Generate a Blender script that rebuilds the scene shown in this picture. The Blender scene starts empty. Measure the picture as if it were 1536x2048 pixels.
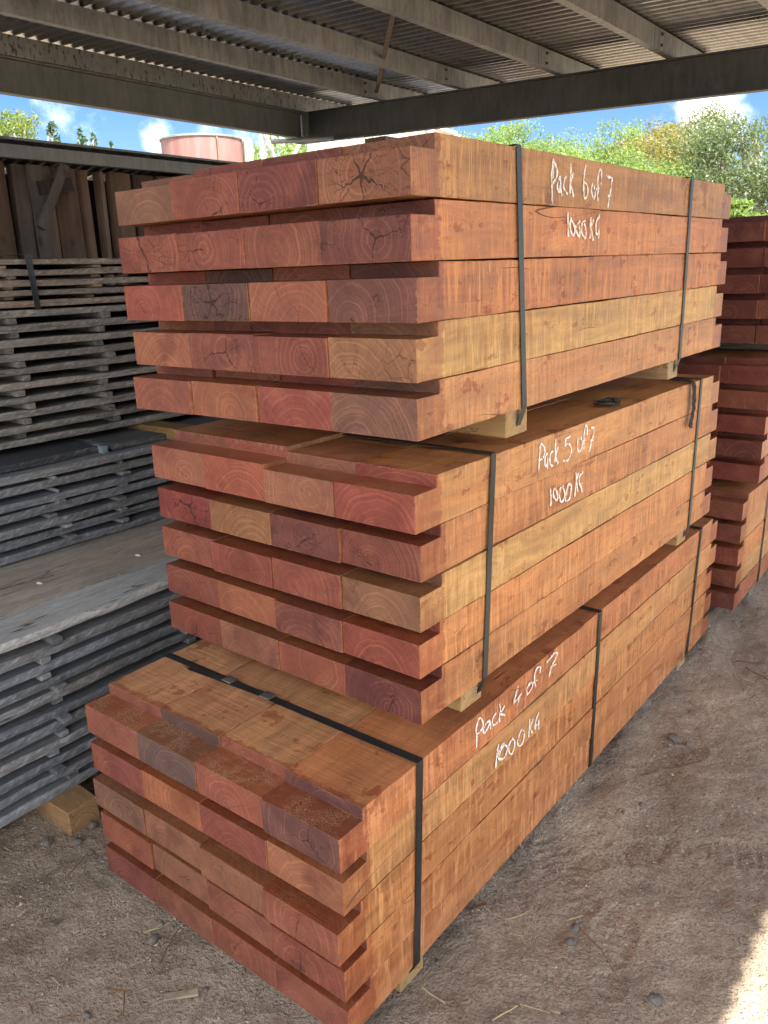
import bpy, bmesh, math, random
import numpy as np
from mathutils import Vector, Matrix
random.seed(7); rng = np.random.default_rng(11)
S = bpy.context.scene
COL = S.collection
rad = math.radians

# ------------------------------------------------------------------ camera
ZG = 0.05                                   # ground is z = 0, lowest sleeper row starts at 0.05
YAW, PITCH, ROLL = 0.6674, -0.2920, -0.0297
CP = np.array([0.8245, -0.8896, 1.4446 + ZG])
FPX = 1604.8                                # focal length in pixels of the 1536 x 2048 photograph
_cy, _sy, _cp, _sp = math.cos(YAW), math.sin(YAW), math.cos(PITCH), math.sin(PITCH)
FW = np.array([-_sy*_cp, _cy*_cp, _sp]); _r = np.array([_cy, _sy, 0.0]); _u = np.cross(_r, FW)
RT = math.cos(ROLL)*_r + math.sin(ROLL)*_u
UP = -math.sin(ROLL)*_r + math.cos(ROLL)*_u
cam_d = bpy.data.cameras.new('camera'); cam = bpy.data.objects.new('camera', cam_d); COL.objects.link(cam)
m = Matrix.Identity(4)
for i in range(3):
    m[i][0], m[i][1], m[i][2], m[i][3] = RT[i], UP[i], -FW[i], CP[i]
cam.matrix_world = m
cam_d.sensor_fit = 'VERTICAL'; cam_d.sensor_height = 36; cam_d.sensor_width = 27
cam_d.lens = FPX/2048*36; cam_d.clip_start = 0.05; cam_d.clip_end = 3000
S.camera = cam

def ray(px, py): return FW + RT*(px-768)/FPX + UP*(1024-py)/FPX
def hit(px, py, ax, val):                    # where the ray through a photo pixel meets a plane
    d = ray(px, py); return CP + d*(val-CP[ax])/d[ax]
def dep(px, py, D): return CP + ray(px, py)*D

# ------------------------------------------------------------------ light
SUN = np.array([1.72, -0.75, 2.75]); SUN = SUN/np.linalg.norm(SUN)
w = bpy.data.worlds.new('World'); S.world = w; w.use_nodes = True
sun_d = bpy.data.lights.new('sun', 'SUN'); sun = bpy.data.objects.new('sun', sun_d); COL.objects.link(sun)
sun_d.energy = 4.6; sun_d.angle = rad(0.55); sun_d.color = (1, .95, .86)
sun.rotation_euler = Vector(SUN).to_track_quat('Z', 'Y').to_euler()
S.view_settings.view_transform = 'Standard'; S.view_settings.look = 'None'
S.view_settings.exposure = 2.08; S.view_settings.gamma = 1
SKY_STRENGTH = 0.09
S.cycles.max_bounces = 6; S.cycles.diffuse_bounces = 4; S.cycles.use_adaptive_sampling = True; S.cycles.adaptive_threshold = .025; S.cycles.glossy_bounces = 3; S.cycles.transmission_bounces = 3; S.cycles.caustics_reflective = False; S.cycles.caustics_refractive = False

# ------------------------------------------------------------------ node helpers
class NT:
    def __init__(s, tree): s.t = tree; s.n = tree.nodes; s.l = tree.links
    def put(s, sock, v):
        if hasattr(v, 'is_linked') or isinstance(v, bpy.types.NodeSocket): s.l.new(v, sock)
        elif v is not None:
            try: sock.default_value = v
            except Exception: sock.default_value = tuple(v) + (1,)
    def math(s, op, a, b=None, c=None, clamp=False):
        n = s.n.new('ShaderNodeMath'); n.operation = op; n.use_clamp = clamp
        s.put(n.inputs[0], a); s.put(n.inputs[1], b)
        if c is not None: s.put(n.inputs[2], c)
        return n.outputs[0]
    def add(s, a, b): return s.math('ADD', a, b)
    def sub(s, a, b): return s.math('SUBTRACT', a, b)
    def mul(s, a, b): return s.math('MULTIPLY', a, b)
    def vmath(s, op, a, b=None):
        n = s.n.new('ShaderNodeVectorMath'); n.operation = op; s.put(n.inputs[0], a); s.put(n.inputs[1], b); return n.outputs[0]
    def xyz(s, x, y, z):
        n = s.n.new('ShaderNodeCombineXYZ'); s.put(n.inputs[0], x); s.put(n.inputs[1], y); s.put(n.inputs[2], z); return n.outputs[0]
    def sep(s, v):
        n = s.n.new('ShaderNodeSeparateXYZ'); s.put(n.inputs[0], v); return n.outputs
    def noise(s, vec=None, scale=1, detail=2, rough=.5, w=None, dim=None, dist=0):
        n = s.n.new('ShaderNodeTexNoise'); n.noise_dimensions = dim or ('1D' if vec is None else '3D')
        if vec is not None: s.put(n.inputs['Vector'], vec)
        if w is not None: s.put(n.inputs['W'], w)
        n.inputs['Scale'].default_value = scale; n.inputs['Detail'].default_value = detail
        n.inputs['Roughness'].default_value = rough; n.inputs['Distortion'].default_value = dist
        return n.outputs[0]
    def voro(s, vec, scale=1, feature='F1', rnd=1):
        n = s.n.new('ShaderNodeTexVoronoi'); n.feature = feature; s.put(n.inputs['Vector'], vec)
        n.inputs['Scale'].default_value = scale; n.inputs['Randomness'].default_value = rnd
        return n.outputs
    def step(s, v, a, b, lo=0, hi=1):
        n = s.n.new('ShaderNodeMapRange'); n.interpolation_type = 'SMOOTHSTEP'
        s.put(n.inputs[0], v); s.put(n.inputs[1], a); s.put(n.inputs[2], b); s.put(n.inputs[3], lo); s.put(n.inputs[4], hi)
        return n.outputs[0]
    def mix(s, f, a, b, mode='MIX'):
        n = s.n.new('ShaderNodeMix'); n.data_type = 'RGBA'; n.blend_type = mode
        s.put(n.inputs[0], f); s.put(n.inputs[6], a); s.put(n.inputs[7], b); return n.outputs[2]
    def scale(s, col, k):
        n = s.n.new('ShaderNodeVectorMath'); n.operation = 'SCALE'; s.put(n.inputs[0], col); s.put(n.inputs[3], k); return n.outputs[0]
    def attr(s, name):
        n = s.n.new('ShaderNodeAttribute'); n.attribute_type = 'OBJECT'; n.attribute_name = name; return n.outputs
    def bump(s, h, strength=.5, dist=.002, normal=None):
        n = s.n.new('ShaderNodeBump'); n.inputs['Strength'].default_value = strength; n.inputs['Distance'].default_value = dist
        s.put(n.inputs['Height'], h)
        if normal is not None: s.put(n.inputs['Normal'], normal)
        return n.outputs[0]

def new_mat(name):
    mt = bpy.data.materials.new(name); mt.use_nodes = True
    t = NT(mt.node_tree); b = mt.node_tree.nodes['Principled BSDF']
    return mt, t, b
def lin(c):
    c = np.array(c)/255.0
    return tuple(np.where(c <= .04045, c/12.92, ((c+.055)/1.055)**2.4))
def L4(c, k=1.0): return tuple(float(v)*k for v in lin(c)) + (1.0,)

# ------------------------------------------------------------------ sky with clouds
t = NT(w.node_tree); bg = w.node_tree.nodes['Background']
sk = t.n.new('ShaderNodeTexSky'); sk.sky_type = 'NISHITA'; sk.sun_disc = False
sk.sun_elevation = math.asin(SUN[2]); sk.sun_rotation = math.atan2(SUN[0], SUN[1])
sk.air_density = 1.0; sk.dust_density = 0.2; sk.ozone_density = 2.6; sk.altitude = 600
gen = t.n.new('ShaderNodeTexCoord').outputs['Generated']
hsv = t.n.new('ShaderNodeHueSaturation'); hsv.inputs['Saturation'].default_value = 1.28; hsv.inputs['Value'].default_value = .5
t.put(hsv.inputs['Color'], sk.outputs[0])
acc = None
for (px, py, sz, amp) in ((330, 290, .045, .8), (400, 268, .05, .6), (120, 225, .045, .45), (1425, 228, .06, 1.0), (1450, 245, .05, .95), (1350, 245, .045, .55), (170, 268, .04, .45), (520, 280, .07, .6)):
    d = ray(px, py); d = d/np.linalg.norm(d)
    dv = t.vmath('SUBTRACT', gen, tuple(d)); ds = t.n.new('ShaderNodeVectorMath'); ds.operation = 'LENGTH'; t.put(ds.inputs[0], dv)
    g = t.step(ds.outputs['Value'], sz*1.25, sz*.1, 0, amp)
    acc = g if acc is None else t.math('MAXIMUM', acc, g)
cn = t.noise(gen, 9, 6, .6); cn2 = t.noise(gen, 26, 5, .62)
body = t.add(acc, t.mul(t.sub(t.add(t.mul(cn, .6), t.mul(cn2, .55)), .575), 2.0))
cl = t.mul(t.mul(t.step(body, .35, 1.15), t.step(acc, 0, .3)), .9)
wide = t.mul(t.step(t.noise(gen, 2.2, 5, .6), .36, .56), .92)  # unseen cloud cover outside the view, added as white fill light
zz = t.sep(gen)[2]
behind = t.step(t.vmath('DOT_PRODUCT', gen, tuple(FW)), .2, -.1)
vdot = t.n.new('ShaderNodeVectorMath'); vdot.operation = 'DOT_PRODUCT'; t.put(vdot.inputs[0], gen); t.put(vdot.inputs[1], tuple(FW))
wide = t.mul(wide, t.step(vdot.outputs['Value'], .55, .2))
cl = t.math('MAXIMUM', cl, wide)
t.l.new(t.mix(cl, t.vmath('MULTIPLY', hsv.outputs[0], (.9, .86, 1.12)), (9.0, 9.1, 9.3, 1)), bg.inputs[0]); bg.inputs[1].default_value = SKY_STRENGTH

# ------------------------------------------------------------------ object helpers
def link(o, parent=None):
    COL.objects.link(o)
    if parent is not None: o.parent = parent
    return o
def tag(o, label=None, cat=None, group=None, kind=None):
    if label: o['label'] = label
    if cat: o['category'] = cat
    if group: o['group'] = group
    if kind: o['kind'] = kind
    return o
def thing(name, loc, label, cat, group=None):
    o = bpy.data.objects.new(name, None); o.empty_display_size = .1; link(o); o.location = loc
    return tag(o, label, cat, group)
def mesh_obj(name, V, F, mat, parent=None, smooth=False):
    me = bpy.data.meshes.new(name); me.from_pydata([tuple(map(float, v)) for v in V], [], [tuple(map(int, f)) for f in F]); me.update()
    if smooth: me.polygons.foreach_set('use_smooth', [True]*len(me.polygons))
    if mat is not None: me.materials.append(mat)
    return link(bpy.data.objects.new(name, me), parent)
def bm_obj(name, bm, mat, parent=None, smooth=False):
    me = bpy.data.meshes.new(name); bmesh.ops.recalc_face_normals(bm, faces=bm.faces); bm.to_mesh(me); bm.free()
    if smooth: me.polygons.foreach_set('use_smooth', [True]*len(me.polygons))
    me.materials.append(mat)
    return link(bpy.data.objects.new(name, me), parent)
class MB:
    def __init__(s): s.V = []; s.F = []
    def quad_prism(s, pts, axis_vec):
        n = len(s.V); k = len(pts)
        s.V += [tuple(p) for p in pts] + [tuple(np.array(p)+np.array(axis_vec)) for p in pts]
        s.F.append(tuple(range(n+k-1, n-1, -1))); s.F.append(tuple(range(n+k, n+2*k)))
        for i in range(k):
            j = (i+1) % k; s.F.append((n+i, n+j, n+k+j, n+k+i))
    def box(s, x0, x1, y0, y1, z0, z1): s.quad_prism([(x0, y0, z0), (x1, y0, z0), (x1, y1, z0), (x0, y1, z0)], (0, 0, z1-z0))
    def bar(s, a, b, wd, h=None, up=(0, 0, 1)):
        a = np.array(a, float); b = np.array(b, float); d = b-a; d /= np.linalg.norm(d); h = h or wd
        sd = np.cross(d, up)
        if np.linalg.norm(sd) < 1e-4: sd = np.cross(d, (1, 0, 0))
        sd /= np.linalg.norm(sd); u2 = np.cross(sd, d)
        s.quad_prism([a+sd*wd/2+u2*h/2, a-sd*wd/2+u2*h/2, a-sd*wd/2-u2*h/2, a+sd*wd/2-u2*h/2], b-a)
    def tube(s, pts, radii, k=8):
        n0 = len(s.V); pts = [np.array(p, float) for p in pts]
        for i, p in enumerate(pts):
            d = pts[min(i+1, len(pts)-1)]-pts[max(i-1, 0)]; d /= np.linalg.norm(d)+1e-9
            a = np.cross(d, (0.31, .17, .93)); a /= np.linalg.norm(a)+1e-9; b = np.cross(d, a)
            for j in range(k):
                th = 2*math.pi*j/k; s.V.append(tuple(p+radii[i]*(a*math.cos(th)+b*math.sin(th))))
        for i in range(len(pts)-1):
            for j in range(k):
                q = n0+i*k; s.F.append((q+j, q+(j+1) % k, q+k+(j+1) % k, q+k+j))
        s.F.append(tuple(range(n0+k-1, n0-1, -1))); e = n0+(len(pts)-1)*k; s.F.append(tuple(range(e, e+k)))
    def build(s, name, mat, parent=None, bevel=0, smooth=False):
        o = mesh_obj(name, s.V, s.F, mat, parent, smooth)
        if bevel:
            bm = bmesh.new(); bm.from_mesh(o.data); bmesh.ops.recalc_face_normals(bm, faces=bm.faces)
            bmesh.ops.bevel(bm, geom=list(bm.edges), offset=bevel, segments=1, affect='EDGES'); bm.to_mesh(o.data); bm.free()
        else:
            bm = bmesh.new(); bm.from_mesh(o.data); bmesh.ops.recalc_face_normals(bm, faces=bm.faces); bm.to_mesh(o.data); bm.free()
        return o

def vnoise(x, y, seed=0):                     # smooth value noise on arrays
    r = np.random.default_rng(seed); T = r.random((256, 256))
    xi = np.floor(x).astype(int); yi = np.floor(y).astype(int); fx = x-xi; fy = y-yi
    fx = fx*fx*(3-2*fx); fy = fy*fy*(3-2*fy); a = xi % 256; b = yi % 256; a1 = (a+1) % 256; b1 = (b+1) % 256
    return (T[a, b]*(1-fx)+T[a1, b]*fx)*(1-fy)+(T[a, b1]*(1-fx)+T[a1, b1]*fx)*fy-.5

# ------------------------------------------------------------------ materials
def sleeper_common(name):
    mt, t, b = new_mat(name)
    tc = t.n.new('ShaderNodeTexCoord'); oc = tc.outputs['Object']
    x, y, z = t.sep(oc)[0:3]
    oi = t.n.new('ShaderNodeObjectInfo'); rnd = oi.outputs['Random']
    return mt, t, b, tc, oc, x, y, z, oi.outputs['Color'], rnd, t.mul(rnd, 100)
def mat_sleeper_end():
    mt, t, b, tc, oc, x, y, z, base, rnd, r100 = sleeper_common('hardwood_end_grain')
    ring = t.sep(t.attr('ring')['Vector']); crk = t.sep(t.attr('crk')['Vector'])
    ow = t.vmath('ADD', t.xyz(x, t.mul(y, .15), z), t.xyz(r100, r100, r100))
    wob = t.sub(t.noise(ow, 16, 2), .5); wob2 = t.sub(t.noise(ow, 60, 2), .5)
    px = t.sub(x, ring[0]); pz = t.sub(z, ring[1])
    r = t.math('SQRT', t.add(t.mul(px, px), t.mul(pz, pz)))
    rw = t.add(r, t.add(t.mul(wob, .024), t.mul(wob2, .004)))
    th = t.math('ARCTAN2', px, pz)
    g1 = t.noise(None, 150, 5, .72, w=t.add(rw, r100), dim='1D')
    rays = t.noise(t.xyz(t.mul(th, 26), t.mul(r, 16), r100), 1, 2, .6)
    patch = t.noise(ow, 12, 3, .6)
    scr = t.noise(t.xyz(t.mul(t.add(x, t.mul(z, 1.3)), 330), t.mul(t.sub(z, t.mul(x, .8)), 16), r100), 1, 1, .6)
    k = t.add(t.add(.02, t.mul(g1, .72)), t.add(t.mul(rays, .55), t.mul(scr, .62)))
    k = t.mul(t.math('MAXIMUM', k, .3), t.add(.58, t.mul(patch, .84)))
    ecol = t.scale(base, k)
    hue = t.step(t.add(t.mul(g1, .6), t.mul(patch, .45)), .48, .72)
    ecol = t.mix(t.mul(hue, .46), ecol, t.mix(.4, t.scale(base, 1.1), (.50, .25, .13, 1)))
    late = t.step(t.math('ABSOLUTE', t.sub(g1, .5)), .035, .008)
    ecol = t.mix(t.mul(late, t.mul(patch, .75)), ecol, t.vmath('MULTIPLY', ecol, (.5, .38, .36)))
    dk = t.step(t.noise(t.vmath('ADD', ow, (7, 3, 1)), 9, 3, .6), .55, .7)
    ecol = t.mix(t.mul(dk, .6), ecol, t.vmath('MULTIPLY', ecol, (.55, .42, .52)))
    cr = ring[2]
    wv = t.add(t.mul(wob, .9), t.add(t.mul(wob2, 1.1), t.mul(t.sub(scr, .5), .08)))
    star = t.mul(t.math('ABSOLUTE', t.math('SINE', t.add(t.mul(th, crk[0]), t.add(t.mul(wv, crk[0]), crk[1])))), r)
    star = t.math('DIVIDE', star, crk[0])
    taper = t.sub(1.0, t.math('MINIMUM', t.mul(r, crk[2]), 1.0))
    wid = t.mul(t.mul(cr, .0019), t.mul(taper, t.add(.35, t.mul(rays, 1.1))))
    c1 = t.mul(t.step(star, wid, t.mul(wid, .3)), t.step(wid, .0001, .0004))
    vd = t.voro(t.xyz(t.add(t.mul(th, 4.2), t.mul(wv, .8)), t.mul(rw, 17), r100), 1, 'DISTANCE_TO_EDGE')[0]
    gate = t.mul(t.step(t.noise(t.vmath('ADD', ow, (1, 9, 4)), 15, 2), t.sub(.64, t.mul(cr, .15)), .72), t.math('MINIMUM', cr, 1.0))
    c2 = t.mul(t.step(vd, t.add(.018, t.mul(cr, .006)), .005), gate)
    fs = t.mul(t.math('ABSOLUTE', t.math('SINE', t.add(t.mul(th, 7.5), t.add(t.mul(wv, 5), crk[1])))), t.mul(r, .133))
    c3 = t.mul(t.step(fs, .0007, .0002), t.step(t.noise(t.xyz(t.mul(th, 5), t.mul(r, 30), r100), 1, 2), t.sub(.66, t.mul(cr, .09)), .7))
    crack = t.math('MAXIMUM', t.math('MAXIMUM', c1, t.mul(c3, .8)), t.mul(c2, .75))
    ecol = t.mix(t.mul(crack, .92), ecol, (.022, .008, .006, 1))
    ch = t.voro(ow, 240)[0]
    chalk = t.mul(t.step(ch, .14, .07), t.step(patch, .5, .66))
    ecol = t.mix(t.mul(chalk, .5), ecol, (.5, .32, .25, 1))
    # pale fuzz where the saw broke out along the arrises
    ex = t.sub(.0995, t.math('ABSOLUTE', x)); ez = t.math('MINIMUM', z, t.sub(.0995, z))
    fz = t.mul(t.step(t.math('MINIMUM', ex, ez), t.mul(patch, .006), 0.0), t.step(rays, .52, .6))
    ecol = t.mix(t.mul(fz, .4), ecol, (.40, .22, .15, 1))
    t.l.new(ecol, b.inputs['Base Color'])
    t.l.new(t.add(.5, t.mul(scr, .25)), b.inputs['Roughness']); b.inputs['Specular IOR Level'].default_value = .4
    t.l.new(t.bump(t.add(t.add(t.mul(g1, .5), t.mul(scr, .5)), t.mul(crack, -3.0)), .6, .0022), b.inputs['Normal'])
    return mt
def mat_sleeper():
    mt, t, b, tc, oc, x, y, z, base, rnd, r100 = sleeper_common('sawn_hardwood')
    nr = t.sep(tc.outputs['Normal'])
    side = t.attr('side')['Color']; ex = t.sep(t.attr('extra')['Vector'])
    LEN = ex[0]; saw_amt = ex[1]; stain_amt = ex[2]
    along = t.add(y, r100); pv = t.xyz(t.add(x, r100), along, z)
    wn = t.n.new('ShaderNodeTexNoise'); t.put(wn.inputs['Vector'], t.vmath('MULTIPLY', pv, (5, 2.2, 9))); wn.inputs['Scale'].default_value = 1; wn.inputs['Detail'].default_value = 2
    warp = t.sub(wn.outputs[0], .5); wc = t.sep(wn.outputs[1])
    gr = t.noise(t.xyz(t.add(t.mul(x, 42), t.mul(warp, 6)), t.mul(along, 2.4), t.add(t.mul(z, 42), t.mul(warp, 6))), 1, 4, .65)
    tone = t.noise(t.vmath('MULTIPLY', pv, (8, 3.2, 9)), 1, 3, .6)
    sw = t.noise(t.xyz(t.mul(x, 2.5), t.mul(t.add(along, t.mul(t.add(z, x), .05)), 190), t.mul(z, 6)), 1, 2, .6)
    sw = t.add(.5, t.mul(t.sub(sw, .5), t.step(nr[2], .9, .7, .35, 1)))
    lines = t.noise(t.xyz(t.mul(x, 6), t.mul(along, 82), t.mul(z, 7)), 1, 3, .72)
    region = t.step(t.noise(t.vmath('MULTIPLY', pv, (5, 3.6, 10)), 1, 2, .6), .3, .52)
    amt = t.mul(t.mul(region, saw_amt), t.step(nr[2], .9, .7, .25, 1))
    streak = t.mul(t.step(lines, .55, .58), amt)
    dstreak = t.mul(t.step(lines, .45, .41), amt)
    k = t.mul(t.add(t.add(.16, t.mul(gr, 1.15)), t.mul(sw, .5)), t.add(.5, t.mul(tone, 1.02)))
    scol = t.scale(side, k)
    scol = t.mix(t.mul(dstreak, .62), scol, t.vmath('MULTIPLY', scol, (.72, .55, .44)))
    scol = t.mix(t.mul(streak, .8), scol, t.vmath('ADD', t.scale(side, 1.3), (.08, .062, .03)))
    sap = t.noise(t.vmath('MULTIPLY', t.vmath('ADD', pv, (2, 8, 5)), (9, 1.5, 14)), 1, 3, .6)
    scol = t.mix(t.mul(t.step(sap, .5, .66), .5), scol, t.vmath('MULTIPLY', scol, (1.12, 1.2, 1.26)))
    scol = t.mix(t.mul(t.step(sap, .46, .32), .5), scol, t.vmath('MULTIPLY', scol, (.82, .68, .6)))
    sn = t.noise(t.vmath('MULTIPLY', pv, (15, 14, 26)), 1, 4, .65)
    thr = t.sub(.66, t.mul(stain_amt, .07))
    curl = t.noise(t.xyz(t.mul(x, 20), t.add(t.mul(along, 3.2), t.mul(warp, 1.6)), t.add(t.mul(z, 20), t.mul(warp, 3.5))), 1, 1, .5)
    fig = t.math('ABSOLUTE', t.math('SINE', t.mul(curl, 46)))
    scol = t.mix(t.mul(t.step(fig, .35, .02), t.mul(t.step(tone, .42, .58), t.step(nr[2], .9, .7, .16, .42))), scol, t.vmath('MULTIPLY', scol, (.66, .47, .38)))
    speck = t.voro(t.vmath('MULTIPLY', pv, (150, 70, 110)), 1)
    scol = t.mix(t.mul(t.step(speck[0], .3, .1), t.mul(t.step(t.sep(speck[1])[0], .62, .8), .5)), scol, t.vmath('MULTIPLY', scol, (.55, .38, .32)))
    scol = t.mix(t.mul(t.step(speck[0], .34, .15), t.mul(t.step(t.sep(speck[1])[1], .72, .88), .5)), scol, t.vmath('ADD', t.scale(side, 1.2), (.08, .06, .03)))
    stain = t.step(sn, thr, t.add(thr, .035))
    scol = t.mix(t.mul(stain, .75), scol, t.vmath('MULTIPLY', scol, (.6, .38, .32)))
    pale = t.step(sn, .38, .3)
    scol = t.mix(t.mul(pale, .4), scol, t.vmath('ADD', t.scale(side, 1.05), (.07, .06, .03)))
    gsn = t.noise(t.vmath('MULTIPLY', t.vmath('ADD', pv, (3, 5, 1)), (11, 9, 40)), 1, 4, .7)
    scol = t.mix(t.mul(t.step(gsn, .66, .76), t.mul(stain_amt, .55)), scol, (.06, .045, .04, 1))
    pv2 = t.voro(t.vmath('MULTIPLY', pv, (70, 42, 60)), 1)[0]
    pit = t.mul(t.step(pv2, .13, .06), t.step(tone, .5, .62))
    scol = t.mix(t.mul(pit, .65), scol, (.06, .025, .018, 1))
    ckn = t.noise(t.xyz(t.mul(x, 9), t.mul(along, .8), t.add(t.mul(z, 16), t.mul(warp, 1.2))), 1, 2, .5)
    chk = t.mul(t.step(t.math('ABSOLUTE', t.sub(ckn, .5)), .0035, .0008), t.step(wc[1], .55, .66))
    scol = t.mix(t.mul(chk, .75), scol, (.05, .02, .015, 1))
    dend = t.math('MINIMUM', y, t.sub(LEN, y))
    rag = t.add(t.mul(t.sub(t.noise(t.vmath('MULTIPLY', pv, (30, 12, 30)), 1, 4, .7), .5), .055), .083)
    seal = t.mul(t.step(t.sub(rag, dend), -.003, .004), t.add(.55, t.mul(t.step(sn, .62, .45), .45)))
    upm = t.step(nr[2], .7, .9); near = t.step(dend, .09, .06)
    grd = t.noise(t.xyz(t.mul(x, 30), t.mul(t.add(y, t.mul(x, .9)), 140), r100), 1, 3, .7)
    scol = t.mix(t.mul(seal, .78), scol, t.mix(.35, t.vmath('MULTIPLY', scol, (.72, .42, .36)), t.scale(base, t.add(.5, t.mul(gr, .8)))))
    led = t.mul(upm, t.step(dend, .074, .069))
    scol = t.mix(t.mul(led, t.sub(.9, t.mul(t.attr('dusty')['Fac'], .45))), scol, t.scale(t.vmath('MULTIPLY', base, (.95, .78, .58)), t.add(.15, t.mul(grd, 1.4))))
    dv = t.voro(t.vmath('MULTIPLY', pv, (330, 330, 330)), 1)[0]
    dust = t.mul(t.mul(t.step(dv, .42, .25), t.step(sn, .44, .6)), t.mul(t.mul(upm, near), t.attr('dusty')['Fac']))
    scol = t.mix(t.mul(dust, .75), scol, (.55, .36, .2, 1))
    t.l.new(scol, b.inputs['Base Color'])
    rs = t.add(t.add(.4, t.mul(gr, .22)), t.add(t.add(t.mul(seal, -.1), t.mul(led, -.1)), t.mul(streak, .18)))
    t.l.new(rs, b.inputs['Roughness']); b.inputs['Specular IOR Level'].default_value = .42
    hs = t.add(t.add(t.mul(sw, .8), t.mul(gr, .35)), t.add(t.mul(chk, -2), t.mul(dust, 1.2)))
    t.l.new(t.bump(t.add(hs, t.mul(lines, 1.1)), .7, .0026), b.inputs['Normal'])
    return mt
M_SLEEPER_END = mat_sleeper_end()
M_SLEEPER = mat_sleeper()

def mat_grey_board():
    mt, t, b = new_mat('weathered_board')
    tc = t.n.new('ShaderNodeTexCoord'); oc = tc.outputs['Object']; x, y, z = t.sep(oc)[0:3]; nr = t.sep(tc.outputs['Normal'])
    oi = t.n.new('ShaderNodeObjectInfo'); base = oi.outputs['Color']; r100 = t.mul(oi.outputs['Random'], 100)
    pv = t.xyz(t.add(x, r100), t.add(y, r100), z)
    warp = t.sub(t.noise(t.vmath('MULTIPLY', pv, (6, 2, 6)), 1, 3), .5)
    gr = t.noise(t.xyz(t.add(t.mul(x, 55), t.mul(warp, 6)), t.mul(t.add(y, r100), 3), t.add(t.mul(z, 90), t.mul(warp, 6))), 1, 4, .65)
    diag = t.noise(t.xyz(t.mul(t.add(y, t.mul(z, -1.6)), 55), t.add(t.mul(z, 60), t.mul(y, 5)), r100), 1, 4, .7)
    tone = t.noise(t.vmath('MULTIPLY', pv, (4, 1.5, 4)), 1, 3, .6)
    fl = t.noise(t.vmath('MULTIPLY', pv, (120, 30, 160)), 1, 2, .6)
    edge = t.step(t.math('ABSOLUTE', nr[0]), .5, .8)
    k = t.mul(t.add(.1, t.add(t.mul(gr, 1.1), t.mul(fl, .65))), t.add(.5, t.mul(tone, 1.0)))
    col = t.scale(base, k)
    hair = t.mul(t.step(diag, .5, .66), edge)
    col = t.mix(t.mul(hair, .75), col, t.vmath('ADD', t.scale(base, 1.3), (.12, .125, .13)))
    low = t.mul(t.step(diag, .46, .3), edge)
    col = t.mix(t.mul(low, .7), col, t.scale(col, .38))
    brown = t.step(t.noise(t.vmath('MULTIPLY', t.vmath('ADD', pv, (9, 2, 4)), (3, 2.2, 3)), 1, 4, .6), .5, .7)
    col = t.mix(t.mul(brown, .35), col, t.vmath('MULTIPLY', col, (1.15, .92, .72)))
    chk = t.math('ABSOLUTE', t.sub(t.noise(t.vmath('MULTIPLY', pv, (14, 1.2, 40)), 1, 3), .5))
    chk = t.mul(t.step(chk, .01, .003), t.step(t.noise(t.vmath('MULTIPLY', pv, (5, 2, 5)), 1, 2), .5, .6))
    col = t.mix(t.mul(chk, .7), col, (.015, .014, .013, 1))
    t.l.new(col, b.inputs['Base Color']); b.inputs['Roughness'].default_value = .78
    h = t.add(t.add(t.mul(gr, .6), t.mul(fl, .3)), t.add(t.mul(t.mul(diag, edge), 1.3), t.mul(chk, -1)))
    t.l.new(t.bump(h, .8, .003), b.inputs['Normal'])
    return mt
M_BOARD = mat_grey_board()

def mat_pine():
    mt, t, b = new_mat('rough_pine_block')
    tc = t.n.new('ShaderNodeTexCoord'); oc = tc.outputs['Object']; x, y, z = t.sep(oc)[0:3]; nr = t.sep(tc.outputs['Normal'])
    oi = t.n.new('ShaderNodeObjectInfo'); base = oi.outputs['Color']; r100 = t.mul(oi.outputs['Random'], 100)
    pv = t.xyz(t.add(x, r100), y, z)
    gr = t.noise(t.vmath('MULTIPLY', pv, (5, 60, 60)), 1, 4, .6)
    rr = t.math('SQRT', t.add(t.mul(y, y), t.math('POWER', t.sub(z, -.03), 2)))
    g1 = t.noise(None, 170, 2, .5, w=t.add(t.add(rr, t.mul(t.noise(pv, 14, 2), .01)), r100), dim='1D')
    end = t.step(t.math('ABSOLUTE', nr[0]), .6, .8)
    mixg = t.n.new('ShaderNodeMix'); t.put(mixg.inputs[0], end); t.put(mixg.inputs[2], gr); t.put(mixg.inputs[3], g1)
    col = t.scale(base, t.mul(t.add(.5, mixg.outputs[0]), t.add(.6, t.mul(t.noise(pv, 18, 4, .65), .8))))
    ck = t.math('ABSOLUTE', t.sub(t.noise(t.vmath('MULTIPLY', pv, (9, 30, 30)), 1, 3, .55), .5))
    col = t.mix(t.mul(t.mul(t.step(ck, .009, .002), .8), t.step(t.noise(pv, 9, 2), .44, .55)), col, (.035, .022, .012, 1))
    gp = t.step(t.noise(pv, 22, 4, .6), .58, .7)
    col = t.mix(t.mul(gp, .5), col, (.15, .14, .12, 1))
    t.l.new(col, b.inputs['Base Color']); b.inputs['Roughness'].default_value = .75
    t.l.new(t.bump(t.add(mixg.outputs[0], t.noise(pv, 90, 3)), .5, .002), b.inputs['Normal'])
    return mt
M_PINE = mat_pine()

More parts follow.
